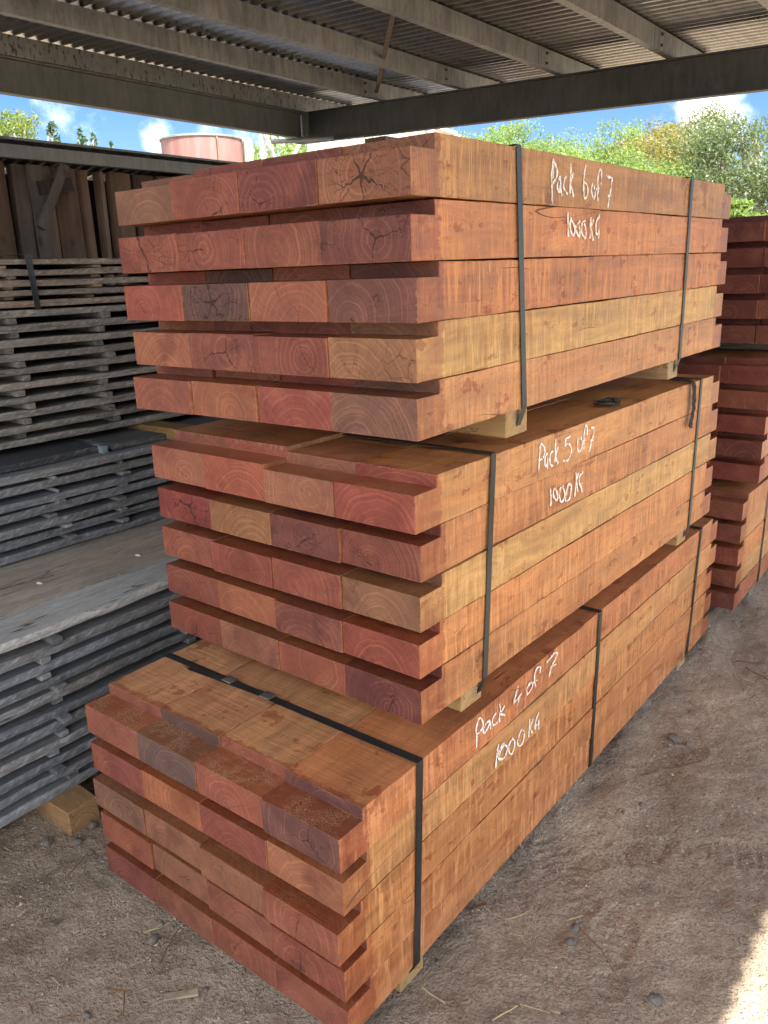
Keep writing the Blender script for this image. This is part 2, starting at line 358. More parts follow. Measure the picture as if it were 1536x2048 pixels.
def mat_metal(name, c, c2, rough=.5, metal=.6, spots=0.0, along=1, rust=0.0):
    mt, t, b = new_mat(name)
    oc = t.n.new('ShaderNodeTexCoord').outputs['Object']
    n1 = t.noise(oc, 3, 4, .6); 
    vs = (1.2, 26, 5) if along == 1 else ((26, 1.2, 5) if along == 0 else (9, 9, 9))
    n2 = t.noise(t.vmath('MULTIPLY', oc, vs), 1, 4, .65)
    fine = t.noise(oc, 160, 2, .6)
    f = t.add(t.mul(n1, .5), t.add(t.mul(n2, .55), t.mul(fine, .2)))
    col = t.mix(t.step(f, .42, .82), c + (1,), c2 + (1,))
    if spots:
        sp = t.noise(t.vmath('MULTIPLY', oc, (38, 38, 16)), 1, 3, .7)
        col = t.mix(t.mul(t.step(sp, .54, .64), spots), col, (.03, .03, .026, 1))
    if rust:
        rn = t.noise(oc, 5, 5, .65)
        col = t.mix(t.mul(t.step(rn, .58, .7), rust), col, (.16, .055, .02, 1))
    t.l.new(col, b.inputs['Base Color']); b.inputs['Metallic'].default_value = metal
    t.l.new(t.add(rough-.12, t.mul(f, .25)), b.inputs['Roughness'])
    t.l.new(t.bump(t.add(n2, fine), .12, .002), b.inputs['Normal'])
    return mt
M_GALV = mat_metal('galvanised_purlin', (.20, .198, .185), (.43, .428, .41), .55, .35, .15)
M_GALV_SPOT = mat_metal('spotted_galvanised', (.26, .26, .25), (.4, .4, .38), .5, .35, .8)
M_SHEET = mat_metal('corrugated_zinc', (.24, .235, .22), (.40, .39, .37), .27, .85, .1, 0)
M_BEAM_A = mat_metal('dark_grey_steel', (.05, .053, .052), (.105, .11, .108), .6, .2, .25, 0)
M_BEAM_B = mat_metal('grey_painted_steel', (.16, .165, .155), (.25, .255, .245), .6, .2, .1)
M_STRAP = mat_metal('steel_strap', (.018, .021, .022), (.06, .066, .066), .38, .55, 0)
M_STRAP_WORN = mat_metal('worn_grey_strap', (.018, .024, .024), (.062, .075, .075), .4, .6, .2)
M_SEAL = mat_metal('dull_seal', (.10, .097, .088), (.26, .25, .23), .45, .6, .3)
M_RUSTBAR = mat_metal('rusty_bar', (.14, .09, .06), (.22, .16, .11), .7, .2, .2, 2, .5)
M_WHITE_STEEL = mat_metal('white_steel', (.5, .52, .53), (.72, .73, .73), .5, .1, .1, 2, .1)
M_RUSTY_SHEET = mat_metal('rusty_white_sheet', (.30, .28, .24), (.42, .40, .36), .6, .1, .1, 2, .85)

def mat_tank():
    mt, t, b = new_mat('faded_red_tank')
    oc = t.n.new('ShaderNodeTexCoord').outputs['Object']
    x, y, z = t.sep(oc)[0:3]
    v = t.noise(t.vmath('MULTIPLY', oc, (7, 7, .8)), 1, 4, .65); n = t.noise(oc, 6, 5, .65)
    col = t.mix(t.step(v, .35, .7), (.21, .10, .09, 1), (.26, .145, .13, 1))
    col = t.mix(t.mul(t.step(n, .55, .75), .4), col, (.32, .18, .165, 1))
    col = t.mix(t.mul(t.step(v, .62, .72), .25), col, (.24, .09, .08, 1))
    t.l.new(col, b.inputs['Base Color']); b.inputs['Roughness'].default_value = .6
    return mt
def mat_simple(name, c, rough=.7, nscale=20, amt=.35, c2=None, metal=0):
    mt, t, b = new_mat(name)
    oc = t.n.new('ShaderNodeTexCoord').outputs['Object']
    n = t.noise(oc, nscale, 4, .6); c2 = c2 or tuple(v*(1-amt) for v in c)
    t.l.new(t.mix(t.step(n, .35, .65), c2 + (1,), c + (1,)), b.inputs['Base Color'])
    b.inputs['Roughness'].default_value = rough; b.inputs['Metallic'].default_value = metal
    t.l.new(t.bump(n, .3, .003), b.inputs['Normal'])
    return mt
def mat_slab():
    mt, t, b = new_mat('rough_slab_wall')
    tc = t.n.new('ShaderNodeTexCoord'); oc = tc.outputs['Object']
    oi = t.n.new('ShaderNodeObjectInfo'); r100 = t.mul(oi.outputs['Random'], 60)
    pv = t.vmath('ADD', oc, t.xyz(r100, r100, r100))
    gr = t.noise(t.vmath('MULTIPLY', pv, (30, 30, 1.6)), 1, 4, .65); tn = t.noise(pv, 4, 4, .6); kn = t.voro(t.vmath('MULTIPLY', pv, (9, 9, 5)), 1)[0]
    col = t.scale(oi.outputs['Color'], t.mul(t.add(.35, gr), t.add(.45, t.mul(tn, 1.1))))
    col = t.mix(t.mul(t.step(kn, .2, .08), .7), col, (.03, .018, .012, 1))
    t.l.new(col, b.inputs['Base Color']); b.inputs['Roughness'].default_value = .85
    t.l.new(t.bump(gr, .7, .006), b.inputs['Normal'])
    return mt
M_SLAB = mat_slab()
def mat_chalk():
    mt, t, b = new_mat('white_chalk')
    oc = t.n.new('ShaderNodeTexCoord').outputs['Object']
    n = t.noise(t.vmath('MULTIPLY', oc, (1, 260, 90)), 1, 3, .65); n2 = t.noise(oc, 70, 2)
    b.inputs['Base Color'].default_value = (.80, .78, .73, 1); b.inputs['Roughness'].default_value = .9
    t.l.new(t.step(t.add(t.mul(n, .75), t.mul(n2, .4)), .43, .56), b.inputs['Alpha'])
    return mt
M_CHALK = mat_chalk()
M_FLECK = mat_simple('pale_fleck', (.7, .68, .62), .8, 60, .2)
M_BARK = mat_simple('bark', (.06, .037, .027), .95, 60, .6)
M_TRUNK = mat_simple('gum_trunk', (.45, .41, .36), .85, 9, .55)
M_STONE = mat_simple('grey_stone', (.17, .15, .13), .85, 30, .4)
M_STRAW = mat_simple('dry_straw', (.50, .38, .22), .8, 60, .35)
M_TWIG = mat_simple('brown_twig', (.22, .11, .055), .85, 60, .4)
M_CHIP = mat_simple('wood_offcut', (.36, .29, .20), .85, 50, .4)

def mat_ground():
    mt, t, b = new_mat('dirt')
    pos = t.n.new('ShaderNodeNewGeometry').outputs['Position']
    n1 = t.noise(pos, 1.6, 5, .6); n2 = t.noise(pos, 14, 5, .65); n3 = t.noise(pos, 120, 3, .65)
    col = t.mix(t.step(n1, .35, .65), (.295, .232, .168, 1), (.485, .385, .283, 1))
    col = t.mix(t.mul(t.step(n2, .5, .7), .5), col, (.29, .205, .148, 1))
    col = t.mix(t.mul(t.step(n2, .45, .3), .35), col, (.16, .125, .095, 1))
    n4 = t.noise(pos, 42, 4, .7)
    col = t.scale(col, t.mul(t.add(.4, t.mul(n3, 1.15)), t.add(.62, t.mul(n4, .72))))
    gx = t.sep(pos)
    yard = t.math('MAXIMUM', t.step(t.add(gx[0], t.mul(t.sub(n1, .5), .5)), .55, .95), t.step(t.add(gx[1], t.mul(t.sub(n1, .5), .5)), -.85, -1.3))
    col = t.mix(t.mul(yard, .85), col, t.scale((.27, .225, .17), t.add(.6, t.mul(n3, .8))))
    v = t.voro(pos, 140); g = t.noise(pos, 9, 4, .65)
    sp = t.mul(t.step(v[0], .36, .22), t.step(t.add(t.mul(t.sep(v[1])[0], .6), t.mul(g, .8)), .66, .8))
    col = t.mix(t.mul(sp, .7), col, (.48, .41, .33, 1))
    v2 = t.voro(pos, 75)
    sp2 = t.mul(t.step(v2[0], .26, .14), t.step(t.sep(v2[1])[1], .8, .85))
    col = t.mix(t.mul(sp2, .7), col, (.30, .26, .22, 1))
    t.l.new(col, b.inputs['Base Color']); b.inputs['Roughness'].default_value = .95
    b.inputs['Specular IOR Level'].default_value = .2
    h = t.add(t.add(t.mul(n2, .6), t.add(t.mul(n4, .7), t.mul(n3, .7))), t.add(t.mul(sp, .5), t.mul(sp2, .9)))
    t.l.new(t.bump(h, 1.0, .013), b.inputs['Normal'])
    return mt

def mat_leaf(name='leaf'):
    mt, t, b = new_mat(name)
    oi = t.n.new('ShaderNodeObjectInfo'); geo = t.n.new('ShaderNodeNewGeometry')
    ri = geo.outputs['Random Per Island']
    n = t.noise(geo.outputs['Position'], .55, 3, .6)
    col = t.scale(oi.outputs['Color'], t.add(.42, t.add(t.mul(ri, .3), t.mul(n, .85))))
    col = t.mix(t.mul(t.step(ri, .75, 1), .2), col, t.vmath('MULTIPLY', col, (1.7, 1.35, .7)))
    t.l.new(col, b.inputs['Base Color']); b.inputs['Roughness'].default_value = .5
    tr = t.n.new('ShaderNodeBsdfTranslucent'); t.l.new(t.vmath('MULTIPLY', col, (1.3, 1.4, .6)), tr.inputs[0])
    ms = t.n.new('ShaderNodeMixShader'); ms.inputs[0].default_value = .48
    t.l.new(b.outputs[0], ms.inputs[1]); t.l.new(tr.outputs[0], ms.inputs[2])
    t.l.new(ms.outputs[0], mt.node_tree.nodes['Material Output'].inputs[0])
    return mt
M_LEAF = mat_leaf()

# ------------------------------------------------------------------ ground: one sheet to the horizon
def build_ground():
    def axis(a, b, st, far):
        c = list(np.arange(a, b+1e-6, st)); s = st; x = c[-1]
        while x < far: s *= 1.22; x += s; c.append(x)
        s = st; x = c[0]; pre = []
        while x > -far: s *= 1.22; x -= s; pre.append(x)
        return np.array(pre[::-1]+c)
    X = axis(-1.35, .85, .0075, 900); Y = axis(-.35, 2.9, .0085, 900)
    gx, gy = np.meshgrid(X, Y, indexing='ij')
    z = np.zeros_like(gx)
    for fr, am, sd in ((1.3, .024, 1), (4, .016, 2), (11, .010, 3), (29, .0055, 4), (70, .003, 5)):
        z += vnoise(gx*fr+50, gy*fr+50, sd)*am
    # wheel and drag marks
    z += .006*np.sin((gx*1.1+gy*.35)*26+3*vnoise(gx*3, gy*3, 8))*np.clip(vnoise(gx*1.7+9, gy*1.7, 9)*3, 0, 1)
    # boot prints with treads
    for (px, py, ang, ln) in ((1135, 1745, 2.5, .30), (1240, 1700, .9, .28), (1225, 1900, 1.9, .29), (1420, 1690, .4, .28), (1330, 1520, 1.0, .28)):
        c = hit(px, py, 2, 0.0); dx = gx-c[0]; dy = gy-c[1]
        u = dx*math.cos(ang)+dy*math.sin(ang); v = -dx*math.sin(ang)+dy*math.cos(ang)
        sole = ((u-.06)/.095)**2+((v)/.05)**2; heel = ((u+.085)/.045)**2+(v/.037)**2
        d = np.minimum(sole, heel); mk = 1/(1+np.exp((d-1)*14)); rim = np.exp(-((d-1.25)/.22)**2)
        tread = .5+.5*np.sign(np.sin(u*2*math.pi/.026+np.abs(v)*40))
        z += mk*(-.0055+.0038*tread)+rim*.0022
    d0 = np.hypot(gx, gy-1); z *= np.clip(1.6-d0/9, .25, 1)
    z -= .004
    n0, n1 = gx.shape
    V = np.stack([gx, gy, z], -1).reshape(-1, 3)
    idx = np.arange(n0*n1).reshape(n0, n1)
    F = np.stack([idx[:-1, :-1], idx[1:, :-1], idx[1:, 1:], idx[:-1, 1:]], -1).reshape(-1, 4)
    me = bpy.data.meshes.new('ground'); me.vertices.add(len(V)); me.vertices.foreach_set('co', V.ravel().astype(np.float32))
    me.loops.add(F.size); me.loops.foreach_set('vertex_index', F.ravel().astype(np.int32))
    me.polygons.add(len(F)); me.polygons.foreach_set('loop_start', np.arange(0, F.size, 4, dtype=np.int32))
    me.polygons.foreach_set('use_smooth', np.ones(len(F), bool)); me.update(); me.validate()
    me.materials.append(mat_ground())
    o = link(bpy.data.objects.new('ground', me)); tag(o, kind='structure')
    return o
build_ground()

# ------------------------------------------------------------------ open shed: roof, purlins, beams
def roof_z(x): return 2.81+ZG-.03*(x+4.4)
def build_shed():
    sh = thing('open_shed', (-3.9, 5.0, 0), 'open steel shed roof of corrugated sheet over purlins and grey beams', 'shed')
    def loc(o): o.matrix_parent_inverse = Matrix.Translation((3.9, -5.0, 0)); return o
    x0, x1, y0, y1 = -4.72, 2.32, -1.55, 5.62
    # corrugated sheet: ribs run across the purlins
    n = int((y1-y0)/.0127); ys = np.linspace(y0, y1, n); wv = .0095*np.sin(ys*2*math.pi/.084)
    V = []; F = []
    xs = [x0, -3.0, -1.2, .6, x1]
    for k in (0, 1):
        for xx in xs:
            for yy, ww in zip(ys, wv): V.append((xx, yy, roof_z(xx)+.137+ww+k*.0012))
    nx = len(xs)
    for k in (0, 1):
        for i in range(nx-1):
            for j in range(n-1):
                a = k*nx*n+i*n+j; F.append((a, a+n, a+n+1, a+1))
    loc(mesh_obj('roof_sheet', V, F, M_SHEET, sh, True))
    def cee(name, x, mat, h=.122, f=.042, flip=1):
        mb = MB(); ya, yb = -1.5, 5.55; th = .004
        z = lambda k: roof_z(x)+k
        mb.box(x, x+th, ya, yb, z(.002), z(h)); 
        a, c = sorted((x-flip*f, x)); mb.box(a, c, ya, yb, z(.002), z(.002)+th); mb.box(a, c, ya, yb, z(h)-th, z(h))
        e = x-flip*f; e0, e1 = sorted((e, e-flip*.003)); mb.box(e0, e1, ya, yb, z(.002), z(.022))
        o = loc(mb.build(name, mat, sh))
        return o
    cee('eave_purlin', -4.50, M_GALV_SPOT)
    for x in (-3.62, -2.85, -2.03, -1.24, -.44, .36, 1.16, 1.96):
        p = cee('purlin', x, M_GALV)
        # lapped end sleeve with bolts over the beam
        mb = MB(); mb.box(x+.004, x+.0065, 4.55, 5.5, roof_z(x)+.006, roof_z(x)+.118)
        sl = loc(mb.build('lap_sleeve', M_GALV, sh))
        for q in (.03, .092):
            mb = MB(); mb.tube([(x+.006, 4.66, roof_z(x)+q), (x+.02, 4.66, roof_z(x)+q)], [.009, .009], 6); loc(mb.build('bolt', M_RUSTBAR, sh))
    # eave beam along the left, end beam across the back
    def ibeam(name, a, b, h, wd, mat, axis):
        mb = MB(); a = np.array(a, float); b = np.array(b, float); th = .011
        s = np.array((1, 0, 0)) if axis == 1 else np.array((0, 1, 0)); up = np.array((0, 0, 1))
        def slab(w0, w1, z0, z1):
            mb.quad_prism([a+s*w0+up*z0, a+s*w1+up*z0, a+s*w1+up*z1, a+s*w0+up*z1], b-a)
        slab(-.004, .004, -h+th, -th); slab(-wd/2, wd/2, -th, 0); slab(-wd/2, wd/2, -h, -h+th)
        return loc(mb.build(name, mat, sh))
    ibeam('eave_beam', (-4.56, -1.5, roof_z(-4.56)), (-4.56, 4.9, roof_z(-4.56)), .215, .07, M_BEAM_B, 1)
    ibeam('end_beam', (-4.62, 4.93, roof_z(-4.62)-.002), (2.2, 4.93, roof_z(2.2)-.002), .25, .07, M_BEAM_A, 0)
    mb = MB(); mb.box(-4.50, -4.44, 4.86, 4.885, roof_z(-4.5)-.2, roof_z(-4.5)-.012); loc(mb.build('end_cleat', M_BEAM_B, sh))
    mb = MB()
    mb.tube([(-4.75, 4.72, roof_z(-4.6)-.235), (-4.1, 4.80, roof_z(-4.1)-.262)], [.02, .02], 8); loc(mb.build('knee_pipe', M_GALV, sh))
    # timber column under the end beam
    pc = hit(760, 280, 1, 5.06)
    mb = MB(); mb.box(pc[0]-.11, pc[0]+.11, 4.99, 5.2, -.02, roof_z(pc[0])-.256); loc(mb.build('timber_post', M_RUSTBAR, sh))
    # light bridging bars between purlins
    mb = MB(); mb.bar((-3.66, 4.86, roof_z(-3.66)+.045), (-2.05, 2.98, roof_z(-2.05)+.045), .03, .005, (0, 0, 1)); loc(mb.build('brace_strap', M_RUSTBAR, sh))
    # right-hand posts at the open side, outside the picture
    for yy in (-1.4, 4.93):
        mb = MB(); mb.box(2.05, 2.15, yy-.05, yy+.05, -.02, roof_z(2.1)-.26); loc(mb.build('post', M_BEAM_A, sh))
build_shed()

# ------------------------------------------------------------------ slab-walled lean-to on the left
def build_leanto():
    X = -3.3
    ln = thing('slab_wall_shed', (X, 2.0, 0), 'old timber slab shed with grey sheet roof edge behind the grey board stacks', 'shed')
    def loc(o): o.matrix_parent_inverse = Matrix.Translation((-X, -2.0, 0)); return o
    zt = 2.131+ZG; zb = 2.02+ZG+.02
    mb = MB(); mb.box(X-.05, X, -2.4, 7.6, zb, zb+.062); mb.box(X-.05, X-.045, -2.4, 7.6, zb+.062, zb+.064); loc(mb.build('fascia_beam', M_BEAM_B, ln))
    n = 800; ys = np.linspace(-2.4, 7.6, n); wv = .008*np.sin(ys*2*math.pi/.076)
    V = []; F = []
    for xx, dz in ((X+.012, 0), (X-2.6, -.5)):
        for yy, ww in zip(ys, wv): V.append((xx, yy, zb+.074+ww+dz))
    for j in range(n-1): F.append((j, n+j, n+j+1, j+1))
    loc(mesh_obj('roof_sheet', V, F, M_SHEET, ln, True))
    mb = MB(); mb.box(X-.012, X+.004, -2.4, 7.6, zb+.083, zt+.004); mb.quad_prism([(X-.012, -2.4, zt+.004), (X+.004, -2.4, zt+.004), (X-.2, -2.4, zt-.03), (X-.2, -2.4, zt-.034)], (0, 10, 0)); loc(mb.build('ridge_flashing', M_BEAM_B, ln))
    ed = [-2.2, -1.9, -1.6, -1.35, -1.05, -.8, -.5, -.25, .05, .35, .62, .9, 1.12, 1.30, 1.47, 1.58, 1.735, 1.90, 1.99, 2.06, 2.23, 2.4, 2.66, 2.9, 3.15, 3.4, 3.7, 4.0, 4.3, 4.6, 4.9, 5.2, 5.5, 5.9, 6.3, 6.7, 7.1]
    tones = [(.10, .06, .036), (.165, .10, .06), (.08, .05, .034), (.2, .14, .095), (.12, .07, .045), (.15, .115, .085)]
    for i in range(len(ed)-1):
        a, b_ = ed[i], ed[i+1]-random.choice((.003, .006, .01, .018)); dpt = random.uniform(-.03, .03)
        mb = MB(); k = 8; x_s = X-.16+dpt
        sec = [(x_s-.03, a), (x_s+.004+random.uniform(0, .01), a+.008)] + [(x_s+.018+random.uniform(0, .016), a+(b_-a)*q) for q in (.25, .5, .75)] + [(x_s+.004, b_-.006), (x_s-.03, b_)]
        lean = random.uniform(-.03, .03)
        mb.quad_prism([(p[0], p[1], -.03) for p in sec], (0, lean, zb-.01+.03))
        o = loc(mb.build('wall_slab', M_SLAB, ln)); o.color = random.choice(tones)+(1,)
    mb = MB(); mb.box(X-.42, X-.40, -2.4, 7.6, -.02, zb-.03); o = loc(mb.build('back_lining', M_SLAB, ln)); o.color = (.03, .024, .02, 1)
    a = hit(128, 328, 0, X-.07); c = hit(82, 456, 0, X-.07); mb = MB(); mb.bar(a, c, .05, .03, (1, 0, 0)); o = loc(mb.build('diagonal_brace', M_SLAB, ln)); o.color = (.115, .092, .075, 1)
    a = hit(76, 377, 0, X-.09); c = hit(140, 369, 0, X-.09); mb = MB(); mb.bar(a, c, .05, .07, (0, 0, 1)); o = loc(mb.build('brace_block', M_SLAB, ln)); o.color = (.035, .026, .02, 1)
    a = hit(66, 330, 0, X-.10); c = hit(95, 515, 0, X-.10); mb = MB(); mb.bar(a, c, .075, .02, (1, 0, 0)); o = loc(mb.build('pale_batten', M_SLAB, ln)); o.color = (.115, .092, .075, 1)
build_leanto()

# ------------------------------------------------------------------ red tank and the steelwork behind
def build_tank():
    D = 16.0; c = dep(405, 290, D); r = 80/FPX*D*1.01; zt = dep(405, 284, D)[2]
    tk = thing('water_tank', (c[0], c[1], 0), 'faded red round water tank with dark rim and white outlet pipe', 'tank')
    k = 56; V = []; F = []
    prof = [(0, 0), (r, 0), (r*1.002, zt*.35), (r, zt*.7), (r, zt)]
    for rr, zz in prof[1:]:
        for j in range(k): V.append((rr*math.cos(2*math.pi*j/k), rr*math.sin(2*math.pi*j/k), zz))
    for i in range(len(prof)-2):
        for j in range(k): F.append((i*k+j, i*k+(j+1) % k, (i+1)*k+(j+1) % k, (i+1)*k+j))
    mesh_obj('tank_body', V, F, mat_tank(), tk, True)
    V = []; F = []
    for rr, zz in ((r, zt), (r*1.03, zt), (r*1.03, zt+.03), (r*.96, zt+.045), (.02, zt+.10)):
        for j in range(k): V.append((rr*math.cos(2*math.pi*j/k), rr*math.sin(2*math.pi*j/k), zz))
    for i in range(4):
        for j in range(k): F.append((i*k+j, i*k+(j+1) % k, (i+1)*k+(j+1) % k, (i+1)*k+j))
    mesh_obj('tank_lid', V, F, M_BEAM_B, tk, False)
    dirr = RT[:2]/np.linalg.norm(RT[:2]); f2 = -FW[:2]/np.linalg.norm(FW[:2])
    p = dirr*(r+.13)+f2*.15
    mb = MB(); mb.tube([(dirr[0]*(r*.9), dirr[1]*(r*.9), zt-.02), (p[0], p[1], zt-.02), (p[0], p[1], zt-.06), (p[0], p[1], .0)], [.05, .06, .09, .09], 10); mb.build('outlet_pipe', M_WHITE_STEEL, tk, smooth=False)
    q = dirr*(r*.52)+f2*(r*.86)
    mb = MB(); mb.tube([(q[0]*.95, q[1]*.95, zt+.02), (q[0]*1.03, q[1]*1.03, zt-.05), (q[0]*1.03, q[1]*1.03, .1)], [.02, .02, .02], 6); mb.build('overflow_pipe', M_RUSTBAR, tk)
build_tank()

def build_back_steel():
    D = 18.0; g = dep(560, 300, D); 
    fr = thing('steel_frame', (g[0], g[1], 0), 'pale steel frame with posts and diagonal braces right of the red tank', 'frame')
    def w2(p): return np.array(p)-np.array((g[0], g[1], 0))
    for px in (523, 700):
        a = dep(px, 240, D); mb = MB(); mb.bar(w2((a[0], a[1], 0)), w2((a[0], a[1], a[2]+.6)), .1); mb.build('post', M_WHITE_STEEL, fr)
    for (xa, ya, xb, yb) in ((528, 262, 560, 345), (612, 262, 570, 345)):
        mb = MB(); mb.bar(w2(dep(xa, ya, D)), w2(dep(xb, yb, D)), .07); mb.build('brace', M_GALV, fr)
    mb = MB(); mb.bar(w2(dep(515, 246, D)), w2(dep(900, 205, D)), .12); mb.build('rail', M_WHITE_STEEL, fr)
    D = 15.0; p0, p1 = dep(615, 300, D), dep(850, 300, D); ztop = dep(700, 258, D)[2]+.25
    c = (p0+p1)/2; sw = thing('sheet_wall', (c[0], c[1], 0), 'rust streaked white sheet wall just behind the brown shed post', 'wall')
    d = (p1-p0); d[2] = 0; L = np.linalg.norm(d); d /= L; nrm = np.array((-d[1], d[0], 0))
    V = []; F = []; n = 60
    for i in range(n+1):
        o = d*(i/n-.5)*L+nrm*.02*math.sin(i*1.6)
        for dd, zz in ((0, 0), (0, ztop), (.02, ztop), (.02, 0)): V.append(tuple(o+nrm*dd+np.array((0, 0, zz))))
    for i in range(n):
        a = i*4
        for q in range(4): F.append((a+q, a+4+q, a+4+(q+1) % 4, a+(q+1) % 4))
    mesh_obj('sheet', V, F, M_RUSTY_SHEET, sw)
    mb = MB(); mb.bar(-d*L/2+np.array((0, 0, ztop+.03)), d*L/2+np.array((0, 0, ztop+.03)), .08); mb.build('top_rail', M_WHITE_STEEL, sw)
    D = 20.0; a = dep(862, 246, D); b_ = dep(915, 263, D); c2 = dep(915, 275, D); g2 = dep(890, 300, D)
    cv = thing('white_awning', (g2[0], g2[1], 0), 'white sloping awning frame far behind the top pack', 'awning')
    def w3(p): return np.array(p)-np.array((g2[0], g2[1], 0))
    mb = MB(); mb.quad_prism([w3(a), w3(b_), w3(b_)+np.array((-1.2, .9, .05)), w3(a)+np.array((-1.2, .9, .05))], (0, 0, -.07)); mb.build('awning_roof', M_WHITE_STEEL, cv)
    for q in (a, b_):
        mb = MB(); mb.bar(w3((q[0], q[1], 0)), w3((q[0], q[1], q[2]-.08)), .12); mb.build('post', M_WHITE_STEEL, cv)
build_back_steel()

# ------------------------------------------------------------------ trees
def tree(name, label, x, y, h, rw, col, seed, leaves=5500, leaf=.2, base=.3, open_=0.0, cone=False, group='trees beyond the shed', clumps=46, trunk_r=None):
    r = np.random.default_rng(seed); t0 = thing(name, (x, y, 0), label, 'tree', group)
    tr = trunk_r or h*.022
    mb = MB(); lean = r.normal(0, .04, 2)*h
    top = np.array((lean[0], lean[1], h*.9)); mid = np.array((lean[0]*.3+r.normal(0, .1), lean[1]*.3, h*.45))
    mb.tube([(0, 0, -.1), (0, 0, h*.08), mid, top], [tr*1.4, tr, tr*.7, tr*.12], 9)
    cc = []
    for i in range(clumps):
        if cone:
            k = r.uniform(.04, 1); zc = h*(base+(1-base)*k); R = rw*(1.02-k)*r.uniform(.35, 1.0); a = r.uniform(0, 2*math.pi)
            cc.append((R*math.cos(a), R*math.sin(a), zc, rw*(.035+.2*(1-k))))
        else:
            a = r.uniform(0, 2*math.pi); ph = math.acos(r.uniform(-.75, 1)); rr = r.uniform(.45, 1)**.6
            cc.append((lean[0]*.6+rw*rr*math.sin(ph)*math.cos(a), lean[1]*.6+rw*rr*math.sin(ph)*math.sin(a), h*(base+(1-base)*.5)+h*(1-base)*.5*rr*math.cos(ph), rw*r.uniform(.16, .32)))
    cc = np.array(cc)
    for i in range(0, len(cc), 2 if not cone else 3):
        c = cc[i]; s = np.array((lean[0]*.4, lean[1]*.4, max(h*.15, min(c[2]-.25*h*r.uniform(.4, 1.1), h*.75))))
        m_ = (s+c[:3])/2+r.normal(0, .06, 3)*rw
        mb.tube([s, m_, c[:3]], [tr*.42, tr*.26, tr*.08], 5)
    mb.build('trunk', M_TRUNK, t0)
    w_ = cc[:, 3]**2; w_ /= w_.sum(); ci = r.choice(len(cc), leaves, p=w_)
    d = r.normal(size=(leaves, 3)); d /= np.linalg.norm(d, axis=1)[:, None]
    rad_ = cc[ci, 3]*(r.random(leaves)**.42)*(1+open_*r.random(leaves))
    P = cc[ci, :3]+d*rad_[:, None]*np.array((1, 1, .72))
    n = r.normal(size=(leaves, 3)); n += d*.6; n /= np.linalg.norm(n, axis=1)[:, None]
    a = np.cross(n, r.normal(size=(leaves, 3))); a /= np.linalg.norm(a, axis=1)[:, None]; b_ = np.cross(n, a)
    sz = leaf*r.uniform(.5, 1.15, leaves)[:, None]
    V = np.stack([P-a*sz*.5, P+b_*sz*.24, P+a*sz*.5, P-b_*sz*.24], 1).reshape(-1, 3)
    F = np.arange(leaves*4).reshape(-1, 4)
    me = bpy.data.meshes.new('crown'); me.vertices.add(len(V)); me.vertices.foreach_set('co', V.ravel().astype(np.float32))
    me.loops.add(F.size); me.loops.foreach_set('vertex_index', F.ravel().astype(np.int32))
    me.polygons.add(len(F)); me.polygons.foreach_set('loop_start', np.arange(0, F.size, 4, dtype=np.int32)); me.update(); me.validate()
    me.materials.append(M_LEAF); o = link(bpy.data.objects.new('crown', me), t0); o.color = col+(1,)
def tree_at(px, ytop, dist, wpx, **k):
    d = ray(px, ytop); d = d/np.linalg.norm(d[:2]); p = CP+d*dist
    tree(x=p[0], y=p[1], h=p[2], rw=wpx/FPX*dist*.5, **k)
LG = (.19, .265, .085); MG = (.15, .22, .075); YG = (.25, .225, .085); DG = (.125, .165, .09)
specs = [
 (900, 250, 40, 210, LG, 'pale green tree above the near end of the top pack, beside the white awning'),
 (985, 232, 44, 240, LG, 'pale green rounded tree standing just right of the white awning'),
 (1075, 255, 46, 220, MG, 'low green tree in the dip of the tree line above the top pack'),
 (1150, 262, 48, 220, LG, 'light green tree left of the yellowish one in the tree line'),
 (1225, 250, 44, 200, LG, 'light green tree directly left of the yellowish tree'),
 (960, 268, 31, 250, MG, 'bushy green tree low behind the top edge of pack 6 near the awning'),
 (1050, 285, 30, 260, LG, 'bushy light green tree low over the chalked word on the top pack'),
 (1160, 300, 31, 260, LG, 'bushy bright green tree in front of the tree line, over the top pack centre'),
 (1260, 312, 29, 230, LG, 'bushy light green tree just below and left of the yellowish crown'),
 (1350, 325, 30, 200, MG, 'bushy green tree below the yellowish crown'),
]
for i, (px, yt, dist, wp, c, lb) in enumerate(specs):
    tree_at(px, yt, dist, wp, name='tree', label=lb, col=c, seed=20+i, leaves=24000, leaf=.165 if dist > 35 else .125, base=.1, clumps=110)
tree_at(1322, 248, 36, 210, name='tree', label='yellowish orange tree, rounded crown, in the tree line on the right', col=YG, seed=41, leaves=22000, leaf=.14, base=.15, clumps=90)
tree_at(1375, 206, 48, 190, name='gum_tree', label='tall thin gum tree with sparse airy crown against the right cloud', col=(.15, .16, .055), seed=42, leaves=9000, leaf=.17, base=.4, clumps=34, open_=.6)
tree_at(1410, 262, 40, 110, name='gum_tree', label='slim grey green gum tree between the sparse gum and the big tree', col=DG, seed=47, leaves=4500, leaf=.28, base=.2, clumps=36, open_=.2)
tree_at(1512, 224, 22, 300, name='gum_tree', label='big grey green gum tree with pale branches at the right edge', col=DG, seed=43, leaves=30000, leaf=.105, base=.1, clumps=70, open_=.3, trunk_r=.3)
tree_at(1475, 392, 19, 110, name='shrub', label='bright green low shrub in front of the big grey green gum', col=LG, seed=44, leaves=4000, leaf=.16, base=.05, clumps=26)
tree_at(610, 215, 26, 300, name='tree', label='sunlit green tree behind the pale steel frame', col=LG, seed=45, leaves=6500, leaf=.2, base=.15, clumps=46)
tree_at(0, 190, 17, 190, name='gum_tree', label='leafy yellow green tree at the left edge above the slab shed', col=(.17, .22, .06), seed=46, leaves=14000, leaf=.085, base=.02, clumps=60, open_=.55)
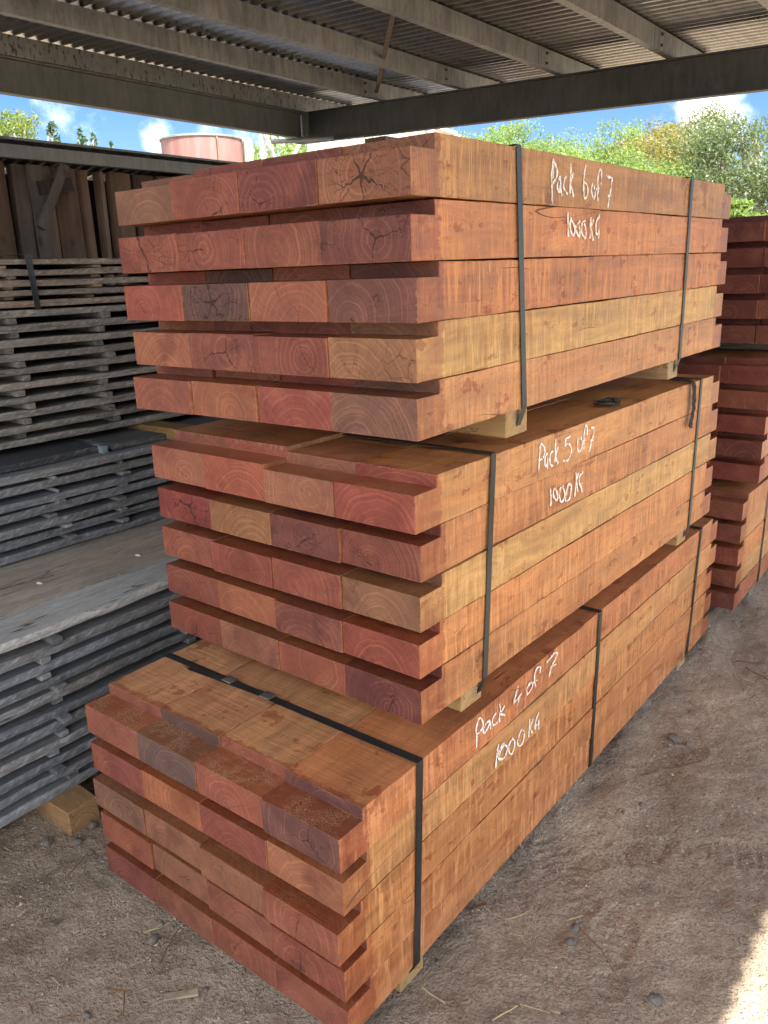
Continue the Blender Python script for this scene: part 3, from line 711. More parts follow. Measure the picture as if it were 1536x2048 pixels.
tree_at(66, 246, 24, 130, name='gum_tree', label='small leafy tree just right of the left edge tree, above the slab shed', col=(.15, .21, .06), seed=48, leaves=9000, leaf=.10, base=.05, clumps=50, open_=.4)
for i, (px, yt, wp, lb) in enumerate(((103, 245, 45, 'tallest and leftmost dark pointed conifer above the slab shed roof'), (160, 257, 42, 'broad pointed conifer, middle of the row above the slab shed roof'), (187, 268, 26, 'narrow conifer just right of the broad one above the slab shed'), (222, 282, 16, 'tiny conifer tip nearest the red tank'))):
    tree_at(px, yt, 38, wp*5.0, name='conifer', label=lb, col=(.06, .12, .065), seed=60+i, leaves=9000, leaf=.22, base=.05, cone=True, clumps=260, group='conifers above the slab shed')

# ------------------------------------------------------------------ hardwood sleepers in strapped packs
T, NOTCH, H, W = .070, .025, .100, .200
def sleeper_mesh(L, h, seed, top_cut):
    r = random.Random(seed); t0 = T+r.uniform(-.003, .003); t1 = T+r.uniform(-.003, .003); n = NOTCH+top_cut
    prof = [(0, 0), (L, 0), (L, h-n), (L-t1, h-n), (L-t1, h), (t0, h), (t0, h-n), (0, h-n)]
    bm = bmesh.new(); w = W/2-.0006
    a = [bm.verts.new((-w, p[0], p[1])) for p in prof]; b = [bm.verts.new((w, p[0], p[1])) for p in prof]
    bm.faces.new(a); bm.faces.new(b[::-1])
    for i in range(8):
        j = (i+1) % 8; bm.faces.new((a[j], a[i], b[i], b[j]))
    bmesh.ops.recalc_face_normals(bm, faces=bm.faces)
    bmesh.ops.bevel(bm, geom=list(bm.edges), offset=.0016, segments=2, profile=.6, affect='EDGES')
    # cut the length into stations and let the sawn faces wander a little
    for yy in np.linspace(.105, L-.105, 58):
        bmesh.ops.bisect_plane(bm, geom=list(bm.verts)+list(bm.edges)+list(bm.faces), plane_co=(0, float(yy), 0), plane_no=(0, 1, 0))
    for v in bm.verts:
        y = v.co.y; cx = w-abs(v.co.x); cz = min(v.co.z, h-v.co.z)
        chip = 0.0
        if cx < .002 and cz < .002 and .09 < y < L-.09:
            chip = .0006*r.random() + (r.uniform(.001, .0032) if r.random() < .09 else 0)
        sx = -1 if v.co.x > 0 else 1; sz = -1 if v.co.z > h/2 else 1
        v.co.x += .0012*math.sin(y*3.1+seed)+.0005*math.sin(y*13+seed*2) + sx*chip
        if v.co.z > h*.5: v.co.z += .0009*math.sin(y*5.1+seed*3)+.0004*math.sin(y*17+seed) + sz*chip
        else: v.co.z += .0004*math.sin(y*6+seed*1.7) + sz*chip*.5
    me = bpy.data.meshes.new('timber_sleeper'); bm.to_mesh(me); bm.free(); me.materials.append(M_SLEEPER); me.materials.append(M_SLEEPER_END)
    for p in me.polygons:
        if abs(p.normal.y) > .75: p.material_index = 1
    return me

ROWW = ('top', 'second', 'third', 'fourth', 'bottom')
COLW = ('leftmost', 'second from left', 'third from left', 'rightmost')
def wood(c, k):                             # a touch less red than the photographed value, which holds warm bounce light
    r, g, b = lin(c); return (r*k*.96, g*k*1.09, b*k*1.06)
def describe(c):
    r, g, b = c
    if r < 122: return 'grey brown' if g/r > .72 else 'dark plum'
    if r < 142: return 'dark red'
    if g/r > .645: return 'tan'
    if g/r > .56: return 'orange'
    return 'red'
END_K, SIDE_K = .60, .73
def toward(c, m, f): return tuple(c[i]*(1-f)+m[i]*f for i in range(3))
def build_pack(M, L, ends, sides, packname, rows_y, jit, seed, gname, crackmap={}, lift={}, ncol=4):
    out = {}
    for r in range(5):
        for c in range(4-ncol, 4):
            hsh = seed*100+r*10+c; rr = random.Random(hsh)
            hh = H-.0014+lift.get((r, c), 0); 
            yo = rows_y[r]*(c+1)/4 + (rr.uniform(-jit, jit) if c < 3 else 0)
            Lb = L+rr.uniform(-.006, .006)
            ob = bpy.data.objects.new('timber_sleeper', sleeper_mesh(Lb, hh, hsh, lift.get((r, c), 0) if r else 0)); link(ob)
            xo = -.8+.2*c+.1
            ob.matrix_world = M @ Matrix.Translation((xo+rr.uniform(-.0008, .0008), yo, (4-r)*H)) @ Matrix.Rotation(rr.uniform(-.0012, .0012), 4, 'Z')
            ec = ends[r][c]; ec2 = toward(ec, (158, 82, 66), .12); ob.color = tuple(float(v)*END_K for v in lin(ec2))+(1,)
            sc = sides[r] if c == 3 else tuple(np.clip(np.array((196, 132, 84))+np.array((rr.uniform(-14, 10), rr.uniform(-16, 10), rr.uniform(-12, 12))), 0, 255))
            sc = toward(sc, (202, 134, 84), .35) if c == 3 else toward(sc, (212, 150, 106), .7)  # inner sleepers coloured lighter to make up for dim light on their tops
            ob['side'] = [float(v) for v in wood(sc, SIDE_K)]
            cr = crackmap.get((r, c), rr.choice((0, .15, .35, .5, .7)))
            low = rr.random() < .72
            ob['ring'] = [rr.uniform(-.05, .05), rr.uniform(-.035, .012) if low else rr.uniform(.015, .06), float(cr)]
            if cr > 1.0: ob['ring'] = [rr.uniform(-.03, .03), rr.uniform(.03, .045), float(cr)]
            ob['crk'] = [rr.choice((.5, 1.0, 1.0, 1.5, 1.5, 2.5)), rr.uniform(0, 3.1), rr.uniform(6.5, 13)]
            ob['dusty'] = (1.0 if r == 0 else .25)
            ob['extra'] = [float(Lb), rr.uniform(.6, 1.0), rr.uniform(.2, 1.0)]
            tag(ob, ('%s hardwood sleeper, %s in %s row of pack %s' if 'far' not in packname else '%s sleeper, %s, %s row, %s') % (describe(ec), COLW[c], ROWW[r], packname), 'timber sleeper', gname)
            out[(r, c)] = ob
    return out
def pack_matrix(ox, oy, oz, yaw, sl, rl):
    return Matrix.Translation((ox, oy, oz+ZG)) @ Matrix.Rotation(yaw, 4, 'Z') @ Matrix.Rotation(sl, 4, 'X') @ Matrix.Rotation(-rl, 4, 'Y')

E6 = [[(146, 104, 80), (156, 84, 66), (132, 66, 58), (158, 103, 72)],
      [(156, 84, 66), (154, 82, 64), (146, 80, 60), (124, 68, 58)],
      [(170, 88, 70), (98, 70, 64), (172, 104, 76), (126, 78, 66)],
      [(178, 112, 80), (150, 86, 70), (142, 74, 60), (168, 120, 82)],
      [(166, 100, 78), (172, 106, 74), (164, 82, 68), (140, 98, 80)]]
S6 = [(184, 126, 76), (204, 120, 74), (190, 110, 70), (210, 160, 98), (200, 132, 88)]
E5 = [[(176, 110, 84), (184, 100, 74), (172, 114, 84), (166, 80, 64)],
      [(148, 64, 58), (164, 116, 74), (118, 64, 58), (134, 70, 58)],
      [(154, 86, 68), (154, 80, 64), (152, 80, 64), (158, 114, 82)],
      [(146, 80, 64), (174, 106, 74), (138, 80, 68), (160, 80, 64)],
      [(154, 86, 68), (152, 100, 78), (162, 92, 68), (112, 56, 54)]]
S5 = [(216, 146, 92), (196, 122, 78), (210, 160, 100), (212, 132, 82), (206, 130, 82)]
E4 = [[(166, 100, 80), (110, 90, 84), (170, 98, 76), (118, 76, 72)],
      [(150, 82, 70), (186, 114, 78), (152, 80, 68), (178, 116, 84)],
      [(144, 110, 88), (164, 114, 86), (164, 112, 84), (166, 98, 76)],
      [(168, 98, 74), (164, 112, 86), (164, 102, 80), (160, 88, 70)],
      [(138, 74, 66), (160, 102, 80), (158, 92, 72), (164, 96, 76)]]
S4 = [(202, 118, 78), (208, 144, 92), (202, 128, 78), (202, 126, 78), (200, 122, 80)]
M4 = pack_matrix(0, 0, 0, 0, -.0007, -.0063)
M5 = pack_matrix(.0048, .2487, .5782, -.0174, .0005, .0008)
M6 = pack_matrix(.0264, .2238, 1.1584, -.0054, .0071, .0051)
GRP = 'hardwood sleepers in the strapped packs'
P4 = build_pack(M4, 2.271, E4, S4, 'marked 4 of 7', [-.0063, .0006, -.021, -.0061, -.0022], .005, 4, GRP, {(0, 1): .5, (0, 3): 1.0, (2, 0): .8, (0, 2): .5})
P5 = build_pack(M5, 1.755, E5, S5, 'marked 5 of 7', [-.0059, .011, .0035, .002, .0019], .005, 5, GRP, {(1, 0): 2.0, (1, 2): 1.2, (1, 3): 1.0, (4, 3): .9, (3, 0): .9, (0, 1): .4}, {(0, 0): .008, (0, 1): .008})
P6 = build_pack(M6, 1.726, E6, S6, 'marked 6 of 7', [.0004, -.0036, .0075, .0033, .0012], .006, 6, GRP, {(0, 3): 1.8, (0, 1): .9, (0, 2): .7, (1, 0): 1.9, (1, 1): 1.1, (1, 3): 1.1, (2, 1): 1.7, (2, 2): .8, (2, 3): 1.0, (3, 1): 1.1, (3, 3): 1.0, (0, 0): .2}, {(0, 0): -.004, (0, 1): .001, (0, 2): .001})
# stack behind, three more packs
rr = random.Random(5)
PAL = [(150, 76, 62), (128, 66, 56), (158, 94, 70), (120, 62, 56), (144, 82, 66), (166, 88, 68)]
def rnd_ends(): return [[rr.choice(PAL) for c in range(4)] for r in range(5)]
B1 = pack_matrix(.035, 2.50, .012, .0, 0, 0); B2 = pack_matrix(.06, 2.60, .555, .01, 0, 0); B3 = pack_matrix(.17, 2.67, 1.115, .0, 0, 0)
SB = [(190, 118, 82), (200, 138, 92), (204, 128, 78), (214, 158, 108), (170, 92, 72)]
GRB = 'hardwood sleepers in the stack behind'
for Mx, nm, sd, jt in ((B1, 'lowest pack of far stack', 31, .012), (B2, 'middle pack of far stack', 32, .015), (B3, 'topmost pack of far stack', 33, .012)):
    build_pack(Mx, 2.2, rnd_ends(), SB, nm, [0, .004, -.004, .003, 0] if sd != 32 else [.03, .02, .01, 0, -.01], jt, sd, GRB, {}, {})

# ------------------------------------------------------------------ straps and bearers
def strap(M, y_top, y_bot, drop, label, mat, xr=0.0, xl=-.8, ztop=5*H, wd=.019, inset=.035, seal=None, twist=0.0):
    """steel band round a pack and the bearer under it"""
    root = thing('packing_strap', (0, 0, 0), label, 'strap', 'steel straps round the packs'); root.matrix_world = M
    e = .0022
    pts = [(xl-e, -e*0, 0.0)]
    path = [(xl-e, 0.0), (xl-e, ztop+e), (xr+e, ztop+e), (xr+e, ztop*.5), (xr+e, .004), (xr-inset, -drop), (xl+inset, -drop), (xl-e, 0.0)]
    ys = lambda z: y_bot+(y_top-y_bot)*max(0, min(1, z/ztop))
    mb = MB(); th = .0011
    for (a, b_) in zip(path[:-1], path[1:]):
        d = np.array((b_[0]-a[0], b_[1]-a[1])); d = d/(np.linalg.norm(d)+1e-9); n = np.array((-d[1], d[0]))*th
        V = []
        y_a, y_b = ys(a[1]), ys(b_[1])
        for (p, yy) in ((a, y_a), (b_, y_b)):
            for s in (-wd/2, wd/2):
                V.append((p[0], yy+s, p[1])); V.append((p[0]+n[0], yy+s, p[1]+n[1]))
        k = len(mb.V); mb.V += V
        mb.F += [(k, k+2, k+6, k+4), (k+1, k+5, k+7, k+3), (k, k+4, k+5, k+1), (k+2, k+3, k+7, k+6), (k, k+1, k+3, k+2), (k+4, k+6, k+7, k+5)]
    mb.build('band', mat, root)
    if seal:
        for (sx, dy) in seal:
            s = MB(); s.box(sx-.016, sx+.016, ys(ztop)+dy-wd/2-.003, ys(ztop)+dy+wd/2+.003, ztop+e+.0015, ztop+e+.0055); s.build('seal', M_SEAL, root, bevel=.001)
        s = MB(); a = np.array((seal[0][0]-.13, ys(ztop)-.014, ztop+.0045)); b_ = np.array((seal[-1][0], ys(ztop)-.001, ztop+.0052))
        d = (b_-a)/np.linalg.norm(b_-a); pz = np.array((-d[1], d[0], 0))*wd/2
        s.quad_prism([a+pz, a-pz, b_-pz, b_+pz], (0, 0, .0012)); s.build('loose_tail', mat, root)
    return root
def face_y(M, px, py):                        # local y on a pack's right face under a photo pixel
    Mi = M.inverted(); o = Mi @ Vector(CP); d = (Mi.to_3x3() @ Vector(ray(px, py)))
    k = (0-o.x)/d.x; return (o+d*k)
def bearer(M, y, z0, z1, xr, xl, wd, label, col, seed):
    r = random.Random(seed); bm = bmesh.new()
    k = 9; ring0 = None; h = z1-z0
    for i in range(k):
        xx = xr+(xl-xr)*i/(k-1); j = lambda s=.003: r.uniform(-s, s)
        pts = [(-wd/2+j(), -h/2), (wd/2+j(), -h/2), (wd/2+j(), h/2-.0005), (-wd/2+j(), h/2-.0005)]
        cur = [bm.verts.new((xx-xr, p[0], p[1])) for p in pts]
        if ring0:
            for q in range(4): bm.faces.new((ring0[q], ring0[(q+1) % 4], cur[(q+1) % 4], cur[q]))
        else: bm.faces.new(cur)
        ring0 = cur
    bm.faces.new(ring0[::-1])
    bmesh.ops.recalc_face_normals(bm, faces=bm.faces)
    bmesh.ops.bevel(bm, geom=[e for e in bm.edges if e.calc_face_angle(0) > .8], offset=.0025, segments=1, affect='EDGES')
    o = bm_obj('bearer', bm, M_PINE); o.matrix_world = M @ Matrix.Translation((xr, y, (z0+z1)/2)); o.color = L4(col)
    return tag(o, label, 'bearer', 'bearers under the packs')
def yy2(M, a, b): return face_y(M, *a).y, face_y(M, *b).y
s6a = yy2(M6, (1035, 300), (1047, 815)); s6b = yy2(M6, (1383, 365), (1358, 715))
s5a = yy2(M5, (985, 912), (968, 1345)); s5b = yy2(M5, (1402, 762), (1377, 1045))
s4a = yy2(M4, (838, 1528), (832, 1900)); s4m = yy2(M4, (1200, 1225), (1180, 1520)); s4b = yy2(M4, (1402, 1060), (1372, 1310))
strap(M6, *s6a, .056, 'dark steel strap round pack 6 of 7 at its near end', M_STRAP_WORN, inset=.02)
strap(M6, *s6b, .056, 'dark steel strap round pack 6 of 7 at its far end', M_STRAP_WORN, inset=.02)
strap(M5, *s5a, .054, 'grey black strap round pack 5 of 7 at its near end', M_STRAP, inset=.02)
strap(M5, *s5b, .054, 'worn grey strap round pack 5 of 7 at its far end', M_STRAP_WORN, inset=.02)
strap(M4, *s4a, .048, 'black strap with two bright seals round near end of pack 4 of 7', M_STRAP, inset=.03, wd=.021, seal=((-.56, 0), (-.43, 0)))
strap(M4, *s4m, .001, 'thin black strap round the middle of pack 4 of 7', M_STRAP, inset=.03)
strap(M4, *s4b, .048, 'grey strap round the far end of pack 4 of 7', M_STRAP_WORN, inset=.03)
for Mx, nm in ((B1, 'lowest'), (B2, 'middle'), (B3, 'topmost')):
    strap(Mx, .42, .40, .05 if nm != 'lowest' else .04, 'thin strap round the %s pack of the far stack' % nm, M_STRAP_WORN, inset=.03)
YB = (158, 128, 84); GB = (150, 130, 96)
bearer(M6, s6a[1]-.005, -.056, 0, -.012, -.79, .085, 'split yellow pine bearer under the near strap of pack 6 of 7', YB, 1)
bearer(M6, s6b[1]-.01, -.056, 0, -.012, -.79, .08, 'pale bearer under the far strap of pack 6 of 7', GB, 2)
bearer(M5, s5a[1]-.03, -.0535, 0, -.012, -.79, .08, 'yellow bearer end under the near strap of pack 5 of 7', YB, 3)
bearer(M5, s5b[1]-.02, -.0535, 0, -.012, -.79, .08, 'yellow bearer under the far strap of pack 5 of 7', YB, 4)
bearer(M4, s4a[1]+.0, -.05, 0, -.012, -.79, .085, 'pale bearer on the dirt under the near strap of pack 4 of 7', YB, 5)
bearer(M4, s4b[1]-.01, -.05, 0, -.012, -.79, .085, 'grey bearer on the dirt under the far end of pack 4 of 7', GB, 6)
for Mx, z, nm in ((B1, -.06, 'lowest'), (B2, -.042, 'middle'), (B3, -.06, 'topmost')):
    bearer(Mx, .40, z, 0, -.02, -.79, .09, 'grey bearer under the %s pack of the far stack' % nm, (120, 118, 106), 9)

# ------------------------------------------------------------------ chalk writing on the packs
def writing(M, beam, strokes, off, sc, label):
    V = []; F = []; r = random.Random(3)
    Mi = beam.matrix_world.inverted() @ M
    for st in strokes:
        P = [face_y(M, off[0]+x/sc, off[1]+y/sc) for x, y in st]
        P = [np.array((p.y, p.z)) for p in P]
        Q = []
        for i in range(len(P)-1):                       # round the corners a little
            p0 = P[max(i-1, 0)]; p1 = P[i]; p2 = P[i+1]; p3 = P[min(i+2, len(P)-1)]
            for k in range(7):
                u = k/7; Q.append(.5*((2*p1)+(-p0+p2)*u+(2*p0-5*p1+4*p2-p3)*u*u+(-p0+3*p1-3*p2+p3)*u**3))
        Q.append(P[-1])
        n0 = len(V)
        for i, q in enumerate(Q):
            d = Q[min(i+1, len(Q)-1)]-Q[max(i-1, 0)]; d /= np.linalg.norm(d)+1e-9; nn = np.array((-d[1], d[0]))
            wd = .0024*(1+.35*math.sin(i*.55+len(st)))*r.uniform(.7, 1.3)*(.55 if i in (0, len(Q)-1) else 1)
            for s, hgt in ((-1, .0), (-.8, .0008), (.8, .0008), (1, .0)):
                p = q+nn*wd*s; V.append(tuple(Mi @ Vector((.0016+hgt, p[0], p[1]))))
        for i in range(len(Q)-1):
            a = n0+i*4
            for k in range(3): F.append((a+k, a+4+k, a+5+k, a+1+k))
    o = mesh_obj('chalk_writing', V, F, M_CHALK, beam); o['label'] = label
    return o
W6A = [[(222, 1045), (215, 800), (212, 620), (203, 520), (212, 370), (235, 240), (240, 160)], [(240, 190), (285, 290), (315, 400), (300, 530), (225, 640)], [(238, 280), (231, 560)],
       [(378, 510), (335, 600), (318, 700), (350, 820), (378, 680), (372, 520)], [(375, 640), (385, 780), (405, 885)], [(490, 500), (455, 580), (440, 700), (470, 790), (515, 850)],
       [(570, 260), (580, 440), (560, 640), (565, 840)], [(625, 440), (590, 560), (570, 680), (600, 760), (632, 905)],
       [(868, 290), (845, 400), (825, 580), (822, 760), (835, 915), (875, 905), (905, 810), (890, 680), (820, 610)], [(1005, 640), (970, 740), (985, 860), (1020, 935), (1042, 850), (1030, 720), (1005, 640)],
       [(1155, 680), (1165, 520), (1165, 400), (1140, 380), (1110, 450), (1095, 600), (1100, 750), (1088, 880), (1100, 970)], [(1060, 755), (1125, 735)],
       [(1255, 470), (1275, 510), (1340, 530), (1375, 555), (1355, 640), (1330, 860), (1300, 1000), (1290, 1110)], [(1285, 880), (1355, 880)]]
W6B = [[(222, 220), (218, 400), (230, 700), (238, 990)], [(325, 390), (290, 500), (290, 700), (330, 860), (380, 940), (430, 860), (425, 680), (370, 540), (310, 450)],
       [(595, 500), (500, 600), (450, 720), (500, 860), (570, 990), (585, 850), (580, 700), (555, 610)], [(750, 490), (680, 520), (640, 680), (640, 830), (710, 980), (770, 1010), (770, 860), (760, 700), (720, 560)],
       [(930, 380), (915, 600), (915, 850), (895, 1030)], [(1015, 440), (960, 580), (920, 720), (960, 870), (1000, 1100)], [(1180, 300), (1200, 370), (1130, 420), (1085, 560), (1085, 720), (1095, 880), (1180, 900)], [(1185, 690), (1170, 880), (1170, 1050)]]
W5A = [[(175, 1150), (190, 870), (205, 650), (205, 560)], [(195, 550), (250, 530), (300, 620), (305, 750), (260, 840), (200, 880)], [(375, 735), (330, 780), (305, 900), (325, 1020), (370, 940), (375, 780)], [(375, 880), (372, 1070)],
       [(490, 680), (440, 730), (420, 850), (430, 960), (470, 1010), (490, 985)], [(550, 410), (545, 600), (535, 800), (530, 965)], [(605, 580), (570, 700), (550, 820), (580, 900), (605, 945)],
       [(862, 340), (850, 375), (775, 400)], [(775, 400), (745, 575)], [(745, 575), (815, 510), (875, 570), (895, 680), (860, 800), (810, 880), (750, 890), (700, 885)],
       [(1105, 365), (1045, 420), (1025, 530), (1035, 650), (1070, 690), (1120, 620), (1130, 480), (1090, 370)], [(1240, 335), (1240, 180), (1215, 115), (1185, 210), (1170, 400), (1165, 640)], [(1110, 490), (1200, 435)],
       [(1320, 140), (1340, 170), (1400, 165)], [(1400, 165), (1375, 340), (1330, 500), (1285, 700)], [(1310, 450), (1380, 440)]]
W5B = [[(225, 640), (235, 850), (240, 1000), (230, 1180)], [(340, 640), (310, 800), (340, 920), (410, 1000), (450, 900), (420, 750), (360, 650), (320, 690)],
       [(625, 560), (540, 620), (495, 800), (520, 990), (560, 1060), (630, 980), (660, 800), (620, 640), (560, 600)], [(860, 490), (780, 510), (740, 650), (700, 850), (690, 1000), (740, 1020), (810, 950), (850, 760), (865, 560), (800, 520)],
       [(1005, 150), (1020, 320), (1000, 600), (970, 890)], [(1095, 150), (1050, 300), (1025, 450), (1050, 620), (1065, 740)], [(1205, 110), (1200, 180), (1140, 230), (1110, 390), (1130, 520), (1170, 640)], [(1195, 470), (1175, 620), (1200, 750)]]
W4A = [[(165, 1575), (170, 1400), (160, 1290), (185, 1180), (220, 1120)], [(190, 1150), (225, 1120), (265, 1180), (265, 1250), (220, 1330), (170, 1370)], [(370, 1155), (315, 1200), (275, 1290), (285, 1355), (345, 1260), (375, 1160)], [(375, 1160), (380, 1290)],
       [(470, 1035), (420, 1120), (410, 1200), (440, 1225), (490, 1180)], [(520, 885), (530, 1000), (515, 1090), (525, 1180)], [(600, 920), (560, 1000), (520, 1050), (600, 1070), (590, 1085)],
       [(805, 630), (765, 780), (735, 890)], [(735, 890), (800, 820), (860, 740)], [(835, 760), (800, 915)], [(1010, 560), (950, 650), (945, 750), (1000, 690), (1030, 600), (1000, 560)],
       [(1140, 430), (1150, 340), (1100, 350), (1065, 430), (1060, 530), (1075, 640)], [(1030, 580), (1105, 530)], [(1245, 265), (1310, 190), (1360, 125), (1405, 120), (1390, 190), (1340, 290), (1300, 400), (1285, 480)], [(1290, 350), (1390, 290)]]
W4B = [[(310, 920), (280, 1050), (255, 1250), (238, 1490)], [(450, 885), (380, 960), (310, 1100), (285, 1200), (330, 1270), (430, 1250), (490, 1130), (510, 1010), (450, 940), (350, 1080), (330, 1210)],
       [(650, 770), (580, 870), (545, 1000), (560, 1110), (600, 1165), (650, 1080), (685, 930), (670, 820), (630, 800)], [(850, 560), (800, 680), (750, 850), (760, 930), (810, 960), (870, 890), (910, 740), (905, 620), (850, 570)],
       [(1040, 320), (1040, 480), (1025, 600), (1015, 750)], [(1125, 310), (1085, 430), (1060, 560), (1105, 650)], [(1260, 170), (1210, 290), (1170, 440), (1175, 570)], [(1175, 480), (1240, 460)], [(1240, 460), (1255, 360), (1255, 570)]]
bpy.context.view_layer.update()
writing(M6, P6[(0, 3)], W6A, (1080, 300), 9.6, 'white chalk words Pack 6 of 7')
writing(M6, P6[(1, 3)], W6B, (1120, 410), 15.36, 'white chalk weight 1000 KG')
writing(M5, P5[(0, 3)], W5A, (1060, 840), 10.97, 'white chalk words Pack 5 of 7')
writing(M5, P5[(1, 3)], W5B, (1085, 935), 15.36, 'white chalk weight 1000 KG')
writing(M4, P4[(0, 3)], W4A, (930, 1290), 7.68, 'white chalk words Pack 4 of 7')
writing(M4, P4[(1, 3)], W4B, (970, 1410), 11.815, 'white chalk weight 1000 KG')

# ------------------------------------------------------------------ grey boards stacked with spacers on the left
def board(x0, x1, y0, y1, z0, z1, col, label, group, seed, rough=.006, sag=0.0):
    r = np.random.default_rng(seed); n = int((y1-y0)/.045); ys = np.linspace(y0, y1, n)
    q = seed*3.7
    e = vnoise(ys*3+q, ys*0+q, 21)*rough*2.0+vnoise(ys*13+q, ys*0, 22)*rough*1.3
    e2 = vnoise(ys*4+q, ys*0+5, 23)*rough
    up = vnoise(ys*1.7+q, ys*0+2, 24)*.005
    tz = vnoise(ys*7+q, ys*0+7, 25)*.006-.0015
    V = []; F = []
    for i, y in enumerate(ys):
        V += [(x0, y, z0+up[i]), (x1+e[i], y, z0+up[i]+.0015), (x1+e[i]+.002, y, (z0+z1)/2+up[i]), (x1+e[i]+e2[i]*.5-.002, y, z1+up[i]+tz[i]), (x0, y, z1+up[i])]
    for i in range(n-1):
        a = i*5
        for k in range(5): F.append((a+k, a+(k+1) % 5, a+5+(k+1) % 5, a+5+k))
    F.append((4, 3, 2, 1, 0)); b_ = (n-1)*5; F.append((b_, b_+1, b_+2, b_+3, b_+4))
    o = mesh_obj('rough_board', V, F, M_BOARD); o.color = tuple(col)+(1,)
    return tag(o, label, 'board', group)
def spacer(xr, xl, y, z0, z1, wd, col, label, group, round_=False, ang=0.0):
    mb = MB()
    if round_:
        r = (z1-z0)/2; mb.tube([(0, 0, 0), (-.02, 0, 0), (xl-xr, 0, 0)], [r*.93, r, r], 9)
    else:
        h = (z1-z0)/2; j = lambda: random.uniform(-.0025, .0025)
        mb.quad_prism([(0, -wd/2+j(), -h), (0+j(), wd/2+j(), -h), (0, wd/2+j(), h), (j(), -wd/2+j(), h)], (xl-xr, 0, 0))
    o = mb.build('spacer', M_BOARD, None, bevel=.0018 if not round_ else 0)
    o.location = (xr, y, (z0+z1)/2); o.rotation_euler = (0, 0, ang); o.color = tuple(col)+(1,)
    return tag(o, label, 'spacer', group)
ORD = ('top', 'second', 'third', 'fourth', 'fifth', 'sixth', 'seventh', 'eighth', 'ninth', 'tenth', 'eleventh')
def stack(name, xf, zbot, ztop, n, widths, cols, y0, y1, spy, seed, spcol, th, prot=(.004, .03), rounds=(), deck=None):
    r = random.Random(seed); pitch = (ztop-zbot-th)/(n-1) if n > 1 else 0; g = 'boards in the %s' % name; gs = 'spacers in the %s' % name
    spans = []
    zs = [zbot+pitch*(n-1-i) for i in range(n)]           # i = 0 is the top layer
    for i, z in enumerate(zs):
        xj = r.uniform(-.011, .009); x1 = xf+xj
        for k, wd in enumerate(widths):
            c = np.array(cols[(i+k) % len(cols)])*r.uniform(.82, 1.15)
            if i == 0 and deck: c = np.array(deck[k])
            lab = ('outer edge board, %s layer of the %s' % (ORD[i], name)) if k == 0 else ('board %s in from the edge, %s layer of the %s' % (('one', 'two', 'three', 'four')[k-1], ORD[i], name))
            board(x1-wd+.006, x1, y0+r.uniform(-.05, .05), y1+r.uniform(-.06, .06), z, z+th*r.uniform(.93, 1.0), c, lab, g, seed*100+i*7+k)
            x1 -= wd
        if i < n-1:
            for q, (ya, wh) in enumerate(spy):
                lo = z-(pitch-th); rd = (i, q) in rounds
                y_ = ya+r.uniform(-.028, .028)+(.0)
                pr = r.uniform(*prot)
                spacer(xf+pr, xf-sum(widths)+.02, y_, lo+.0006, z-.0006, .032 if not rd else .02, np.array(spcol)*r.uniform(.7, 1.35),
                       'spacer of %s under the %s layer of the %s' % (wh, ORD[i], name), gs, rd, r.uniform(-.06, .06))
Z = ZG
BLUE = [(.185, .20, .215), (.205, .215, .225), (.16, .172, .19)]
DECK = [(.36, .365, .355), (.38, .325, .265), (.37, .305, .245), (.35, .31, .265)]
BRN = [(.27, .225, .18), (.23, .195, .16), (.29, .245, .2), (.21, .185, .165)]
GRY = [(.25, .24, .22), (.225, .215, .2), (.27, .255, .23)]
stack('lowest grey stack', -1.172, .016+Z, .529+Z, 11, (.175, .145, .14, .16), BLUE, -1.6, 2.3, ((.115, 'the near row'), (.60, 'the middle row'), (1.2, 'the far row'), (-.7, 'the row nearest the yard')), 1, (.17, .18, .19), .030, (-.012, .028), (), DECK)
stack('middle grey stack', -1.755, .532+Z, .828+Z, 7, (.2, .2, .2), BLUE, -1.4, 2.2, ((.535, 'the near row'), (.80, 'the middle row'), (1.3, 'the far row'), (-.5, 'the row nearest the yard')), 2, (.19, .2, .2), .030, (.0, .03), ((0, 0), (0, 1), (1, 0)))
stack('upper grey stack', -1.95, .876+Z, 1.352+Z, 10, (.2, .2, .2), GRY, -1.2, 2.5, ((.575, 'the near row'), (.93, 'the middle row'), (1.5, 'the far row'), (.15, 'the row nearest the yard')), 3, (.17, .165, .15), .0275, (-.012, .02))
stack('topmost brown stack', -1.955, 1.358+Z, 1.522+Z, 5, (.2, .2, .2), BRN, -1.2, 2.5, ((.60, 'the near row'), (.92, 'the middle row'), (1.5, 'the far row'), (.15, 'the row nearest the yard')), 4, (.22, .16, .09), .024, (-.012, .016))
# loose boards lying on the middle stack, and the bearers that carry the stacks
zm = .828+Z
o = board(-2.35, -1.80, -1.2, hit(212, 898, 2, zm+.02)[1], zm+.002, zm+.028, (.05, .055, .065), 'near black wide board lying on the middle grey stack, blue painted end', 'loose boards on the middle stack', 901)
ye = hit(230, 898, 2, zm+.02)[1]
mb = MB(); mb.box(-1.845, -1.775, ye-.022, ye-.0, zm+.0015, zm+.0285); q = mb.build('painted_end', mat_simple('pale_blue_paint', (.25, .33, .36), .7, 40, .3), None); q.parent = o
board(-2.3, -1.79, ye+.03, 2.2, zm+.002, zm+.024, (.12, .125, .13), 'grey board on the middle stack beyond the blue painted end', 'loose boards on the middle stack', 902)
def pine_block(xr, xl, y, z0, z1, wd, label, col, seed): return bearer(Matrix.Identity(4), y, z0, z1, xr, xl, wd, label, col, seed)
pine_block(-1.70, -2.5, 1.10, zm+.001, .874+Z, .10, 'yellowish square bearer between the middle and upper grey stacks', (140, 112, 66), 21)
